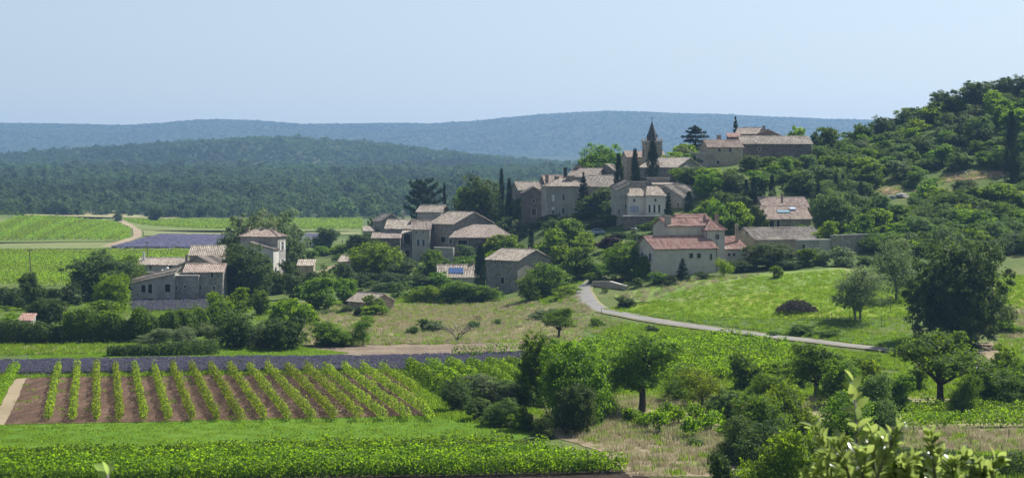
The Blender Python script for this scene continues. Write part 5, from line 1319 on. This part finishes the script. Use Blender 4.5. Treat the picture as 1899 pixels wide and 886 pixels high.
# ------------------------------------------------------------------ what nobody could count: forest, scrub, grass, lavender
def scatter(name, P, scale, protos, label, cat, rotz=None, zs=None):
    """one object: copies of a few small plants on many points"""
    n = len(P); r = np.random.default_rng(hash_(name)); me = bpy.data.meshes.new(name); me.vertices.add(n); me.vertices.foreach_set('co', np.asarray(P, np.float32).ravel())
    sc = np.stack([scale, scale, scale*(zs if zs is not None else 1)], -1).astype(np.float32)
    a = me.attributes.new('psize', 'FLOAT_VECTOR', 'POINT'); a.data.foreach_set('vector', sc.ravel())
    a = me.attributes.new('turn', 'FLOAT', 'POINT'); a.data.foreach_set('value', (r.random(n)*6.283).astype(np.float32))
    a = me.attributes.new('pick', 'INT', 'POINT'); a.data.foreach_set('value', r.integers(0, len(protos), n).astype(np.int32))
    o = tag(mobj(name, me), label, cat, kind='stuff')
    ng = bpy.data.node_groups.new(name+'_scatter', 'GeometryNodeTree'); ng.interface.new_socket('Geometry', in_out='INPUT', socket_type='NodeSocketGeometry'); ng.interface.new_socket('Geometry', in_out='OUTPUT', socket_type='NodeSocketGeometry')
    N, Lk = ng.nodes, ng.links; gi, go = N.new('NodeGroupInput'), N.new('NodeGroupOutput'); m2p = N.new('GeometryNodeMeshToPoints'); Lk.new(gi.outputs[0], m2p.inputs[0])
    iop = N.new('GeometryNodeInstanceOnPoints'); Lk.new(m2p.outputs[0], iop.inputs['Points']); g2i = N.new('GeometryNodeGeometryToInstance')
    for me_ in reversed(protos):
        po = bpy.data.objects.new(name+'_plant', me_); oi = N.new('GeometryNodeObjectInfo'); oi.inputs['Object'].default_value = po; oi.inputs['As Instance'].default_value = True; Lk.new(oi.outputs['Geometry'], g2i.inputs[0])
    Lk.new(g2i.outputs[0], iop.inputs['Instance']); iop.inputs['Pick Instance'].default_value = True
    def att(nm, t, out=0):
        q = N.new('GeometryNodeInputNamedAttribute'); q.data_type = t; q.inputs['Name'].default_value = nm; return q.outputs['Attribute']
    Lk.new(att('psize','FLOAT_VECTOR'), iop.inputs['Scale']); Lk.new(att('pick','INT'), iop.inputs['Instance Index'])
    cx = N.new('ShaderNodeCombineXYZ'); Lk.new(att('turn','FLOAT'), cx.inputs['Z']); e2r = N.new('FunctionNodeEulerToRotation'); Lk.new(cx.outputs[0], e2r.inputs[0]); Lk.new(e2r.outputs[0], iop.inputs['Rotation'])
    Lk.new(iop.outputs[0], go.inputs[0]); md = o.modifiers.new('scatter', 'NODES'); md.node_group = ng
    return o
def relief(me, leaf): me.materials.clear(); me.materials.append(L[leaf]); return me
def crown_only(kind, seed, nl, nclump, nleaf, size, leaf, z0=-.1, flat=.9, **kw):
    r = random.Random(seed); return relief(crown_mesh(kind, lobes_round(r, nl, z0, 1, .5, (.2,.3), flat), nclump, nleaf, size, seed, **kw), leaf)
def poly_points(poly, n, r, jitter=0):
    """n ground points inside an outline given in the photo, even over the ground"""
    xs = [p[0] for p in poly]; ys = [p[1] for p in poly]; G0 = [on_ground(*p) for p in poly]
    X = np.array([g.x for g in G0]); Y = np.array([g.y for g in G0]); out = np.zeros((0,2))
    while len(out) < n:
        q = np.stack([r.uniform(X.min(), X.max(), n*2), r.uniform(Y.min(), Y.max(), n*2)], -1); ins = np.zeros(len(q), bool); j = len(X)-1
        for i in range(len(X)):
            c = ((Y[i] > q[:,1]) != (Y[j] > q[:,1])) & (q[:,0] < (X[j]-X[i])*(q[:,1]-Y[i])/(Y[j]-Y[i]+1e-12)+X[i]); ins ^= c; j = i
        out = np.concatenate([out, q[ins]])
    out = out[:n]; return np.c_[out, ground(out[:,0], out[:,1])]
rf = np.random.default_rng(21)
# the wooded plain and the two ridges
def wood(n, d0, d1, s0, s1, seed, bias=1.0):
    r = np.random.default_rng(seed); D = d0+(d1-d0)*r.random(n)**bias; px = r.uniform(-260, 2160, n); X = (px-CX)/F*D
    return np.c_[X, D, ground(X, D)], r.uniform(s0, s1, n)*(1+.5*(r.random(n) < .12))
FP = [crown_only('forest_tree', 900+i, 7, 60, 900, .085, 'forest') for i in range(4)]
P, s = wood(17000, 1020, 2100, 4.5, 11.5, 31, .85)
edge = np.interp((P[:,0]/P[:,1]*F+CX), [-260,0,90,240,330,420,700,2160], [1010,1010,1040,1050,1010,1015,1015,1015]); k = P[:,1] > edge
fl = P[k]-[0,0,.6]; scatter('forest', fl, s[k], FP, 'dense green oak forest covering the plain behind the village', 'forest', zs=rf.uniform(.65,.95,k.sum()))
FF = [crown_only('ridge_tree', 950+i, 5, 30, 260, .15, 'forest') for i in range(3)]
P, s = wood(26000, 2100, 3300, 6.5, 10.5, 32); scatter('ridge_forest', P-[0,0,1], s, FF, 'dark wooded ridge in the middle distance', 'forest', zs=rf.uniform(.55,.85,len(P)))
P, s = wood(42000, 4900, 6250, 6, 11, 33); scatter('far_ridge_forest', P-[0,0,1], s, FF, 'hazy blue wooded ridge on the horizon', 'forest', zs=rf.uniform(.25,.4,len(P)))
# bushes along the forest edge and the dry hillock
r_ = np.random.default_rng(40); E = poly_points([(0,400),(100,388),(210,386),(330,402),(670,405),(670,400),(300,392),(150,382),(0,392)], 160, r_); SB = [crown_only('scrub_plant', 970+i, 5, 40, 600, .10, 'scrub') for i in range(3)]
scatter('edge_scrub', E, r_.uniform(1.5,4.5,len(E)), SB, 'low scrub along the edge of the forest', 'scrub', zs=r_.uniform(.5,.9,len(E)))
# undergrowth between the hillside trees
U = poly_points([(1270,320),(1300,290),(1500,262),(1640,225),(1899,160),(2040,150),(2040,500),(1680,490),(1560,470),(1520,400),(1400,400),(1300,400)], 4600, r_)
V_ = poly_points([(600,500),(680,440),(960,400),(1010,415),(1100,425),(1180,415),(1290,400),(1330,430),(1210,525),(1120,545),(1095,500),(1040,540),(960,548),(760,560),(640,545)], 1500, r_)
U = np.concatenate([U, V_]); U = U[clear_of_houses(U)]
pxu = U[:,0]/U[:,1]*F+CX; pyu = Y0+(H-U[:,2])/U[:,1]*F
keep = np.ones(len(U), bool); keep &= ~((np.abs(pxu-1092) < 26) & (pyu > 490) & (pyu < 560))
for x0,x1,y0,y1 in [(1290,1378,262,310),(1377,1508,250,284),(1410,1512,375,430),(1385,1535,440,475),(1540,1655,430,485),(1735,1885,318,330),(1632,1664,347,358)]: keep &= ~((pxu > x0) & (pxu < x1) & (pyu > y0) & (pyu < y1))
U = U[keep]; scatter('undergrowth', U-[0,0,.15], r_.uniform(1.0,3.0,len(U)), SB+[crown_only('scrub_plant', 980, 5, 40, 600, .10, 'mid')], 'low scrub filling the hillside between the trees', 'scrub', zs=r_.uniform(.6,1.0,len(U)))
# grasses
def tuft(seed, nb, w, h, leaf, bw=.03, lean=.35):
    r = np.random.default_rng(seed); Vv, f = [], []
    for b in range(nb):
        a = r.random()*6.283; p = np.array([math.cos(a), math.sin(a), 0])*w*math.sqrt(r.random()); hh = h*r.uniform(.5,1.15); a2 = r.random()*6.283; d = np.array([math.cos(a2), math.sin(a2), 0]); s = np.array([-d[1], d[0], 0])*bw
        k = len(Vv); Vv += [p-s, p+s, p+d*lean*hh*.4+s*.7+[0,0,hh*.6], p+d*lean*hh*.4-s*.7+[0,0,hh*.6], p+d*lean*hh+[0,0,hh]]; f.append((k,k+1,k+2,k+3)); f.append((k+3,k+2,k+4,k+4))
    q = np.array([x for x in f if len(set(x)) == 4]); t = np.array([x[:3] for x in f if len(set(x)) < 4])
    return np_mesh('tuft', np.array(Vv), [q, t], L[leaf], False, np.repeat(r.random(nb), 5))
TD = [tuft(600+i, 34, .5, .55, 'dry', .022) for i in range(3)]; TG = [tuft(610+i, 34, .55, .5, 'grass', .028) for i in range(3)]
def grass(name, areas, mix, label, sc=(.6,1.3)):
    P = np.concatenate([poly_points(a, n, rf) for a, n in areas]); scatter(name, P, rf.uniform(*sc, len(P)), mix, label, 'grass')
grass('dry_grass', [([(560,575),(640,566),(950,556),(1030,575),(1085,600),(1080,634),(560,640)], 4200), ([(700,575),(950,560),(965,612),(720,612)], 900), ([(1040,545),(1075,550),(1105,585),(1160,600),(1110,620),(1050,600)], 500), ([(930,765),(1120,770),(1370,800),(1350,884),(1190,884),(1120,836)], 700),
  ([(1130,740),(1560,735),(1660,745),(1640,752),(1340,765),(1140,765)], 700), ([(1140,548),(1260,520),(1440,508),(1200,560)], 250), ([(1000,790),(1130,765),(1340,802),(1340,820),(1180,812)], 600), ([(1640,803),(1960,803),(1960,850),(1640,838)], 500), ([(1630,352),(1664,346),(1668,356),(1640,362)], 40), ([(1735,328),(1790,318),(1880,318),(1880,326),(1745,338)], 160), ([(1850,570),(1960,572),(1960,630),(1850,625)], 500)], TD+TD[:2]+TG[:2], 'tall dry grass standing in the meadows')
grass('meadow_grass', [([(1118,575),(1250,545),(1420,514),(1560,502),(1690,535),(1690,650),(1400,614),(1250,594)], 3600), ([(1100,590),(1460,638),(1700,666),(1690,690),(1100,622)], 2600), ([(600,560),(900,545),(1060,560),(960,575),(640,590)], 1500), ([(1845,515),(1960,512),(1960,575),(1850,570)], 900), ([(1620,838),(1960,850),(1960,890),(1620,890)], 900), ([(-40,640),(560,640),(560,652),(-40,660)], 1200), ([(1000,500),(1080,520),(1070,560),(1010,560)], 300), ([(800,772),(1000,760),(1010,800),(900,790)], 500), ([(-40,699),(760,688),(740,694),(-40,704)], 500), ([(740,692),(860,700),(900,770),(800,772)], 900), ([(-40,560),(560,555),(560,640),(-40,640)], 1500), ([(960,700),(1660,690),(1900,700),(1900,745),(1100,745)], 2200), ([(40,704),(740,690),(790,770),(20,786)], 90), ([(1850,630),(1960,630),(1960,750),(1860,740)], 500)], TG, 'green grass of the meadows and road banks', (.5,1.1))
grass('short_grass', [([(-60,788),(820,770),(900,770),(990,800),(950,815),(-60,845)], 1800), ([(60,660),(560,645),(650,655),(540,663),(60,672)], 2200)], [tuft(620+i, 40, .6, .22, 'grass', .03, .5) for i in range(2)], 'short bright grass of the mown strips', (.6,1.2))
# lavender
def lav(seed):
    r = np.random.default_rng(seed); n = 70; a = r.random(n)*6.283; q = np.sqrt(r.random(n)); base = np.stack([np.cos(a)*q*.2, np.sin(a)*q*.2, 0*q], -1); tip = base*2.1+np.stack([0*q,0*q,.5*r.uniform(.8,1.15,n)], -1); P = base+(tip-base)*.55; P2 = base+(tip-base)*.92
    V1, f1 = leaf_cards(P, r.normal(0,1,(n,3)), .16, r, .4); V2, f2 = leaf_cards(P2, r.normal(0,1,(n,3)), .13, r, .4)
    me = np_mesh('lavender_plant', np.concatenate([V1,V2]), np.concatenate([f1,f2+len(V1)]), L['lavg'], False, np.repeat(r.random(2*n),4)); me.materials.append(L['lav']); me.polygons.foreach_set('material_index', np.r_[np.zeros(n),np.ones(n)].astype(np.int32)); return me
LV = [lav(700+i) for i in range(3)]; LF = [lav(710+i) for i in range(2)]
for m_ in LF: m_.materials[1] = L['lavfar']
P = np.concatenate([poly_points([(-60,674),(700,664),(990,657),(990,668),(760,688),(-60,697)], 7800, rf), poly_points([(236,556),(390,553),(390,574),(250,580)], 1500, rf)])
scatter('lavender', P, rf.uniform(.65,1.15,len(P)), LV+[lav(705)]+TG[:1], 'dusky purple lavender of the strip above the brown vineyard and the farm patch', 'lavender')
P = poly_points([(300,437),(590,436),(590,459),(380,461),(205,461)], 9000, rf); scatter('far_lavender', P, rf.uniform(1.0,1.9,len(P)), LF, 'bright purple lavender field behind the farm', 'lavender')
# ------------------------------------------------------------------ light, sky, air, camera
SUN_AZ, SUN_EL = R(50), R(49)           # to the right of the view direction, above the horizon
w = bpy.data.worlds.new('World'); scene.world = w; w.use_nodes = True
nt = w.node_tree; bg = nt.nodes['Background']
sky = nt.nodes.new('ShaderNodeTexSky'); sky.sky_type = 'NISHITA'; sky.sun_disc = False
sky.sun_elevation = SUN_EL; sky.sun_rotation = SUN_AZ; sky.altitude = 200; sky.air_density = 1.0; sky.dust_density = 0.9; sky.ozone_density = 2.8
hs = nt.nodes.new('ShaderNodeHueSaturation'); hs.inputs['Saturation'].default_value = .60; nt.links.new(sky.outputs[0], hs.inputs['Color']); nt.links.new(hs.outputs[0], bg.inputs[0]); bg.inputs[1].default_value = .064
sl = bpy.data.lights.new('sun', 'SUN'); sl.energy = 4.3; sl.angle = R(.53); sl.color = (1, .955, .89)
so = link(bpy.data.objects.new('sun', sl))
sd = Vector((math.sin(SUN_AZ)*math.cos(SUN_EL), math.cos(SUN_AZ)*math.cos(SUN_EL), math.sin(SUN_EL)))
so.rotation_euler = sd.to_track_quat('Z', 'Y').to_euler(); so.location = (0, 0, 400)
b = MB(); b.abox(-12500, 12500, -60, 7150, -3, 275); m, t = newmat('hazy_air')
vp = t.new('ShaderNodeVolumePrincipled'); vp.inputs['Color'].default_value = (.33,.56,.96,1); vp.inputs['Density'].default_value = 1.1e-4; vp.inputs['Anisotropy'].default_value = .2
t.l.new(vp.outputs[0], t.out.inputs['Volume']); m.cycles.homogeneous_volume = True if hasattr(m.cycles, 'homogeneous_volume') else None
HAZE = tag(b.build('haze', m), kind='stuff')
cam = bpy.data.cameras.new('camera'); co = link(bpy.data.objects.new('camera', cam)); scene.camera = co
co.location = (0, 0, H); co.rotation_euler = (R(90), 0, 0)
cam.sensor_width = 36; cam.lens = 36*F/1899; cam.shift_y = -(443-Y0)/1899; cam.clip_start = .1; cam.clip_end = 20000
cam.dof.use_dof = True; cam.dof.focus_distance = 260; cam.dof.aperture_fstop = 13
scene.render.engine = 'CYCLES'
cy = scene.cycles; cy.max_bounces = 7; cy.diffuse_bounces = 3; cy.glossy_bounces = 2; cy.transmission_bounces = 4; cy.transparent_max_bounces = 6; cy.volume_bounces = 1
cy.use_denoising = True; cy.caustics_reflective = False; cy.caustics_refractive = False
try: cy.denoiser = 'OPENIMAGEDENOISE'; cy.denoising_prefilter = 'ACCURATE'
except Exception: pass
vs = scene.view_settings; vs.view_transform = 'Standard'; vs.look = 'None'; vs.exposure = 0.93; vs.gamma = 1.0
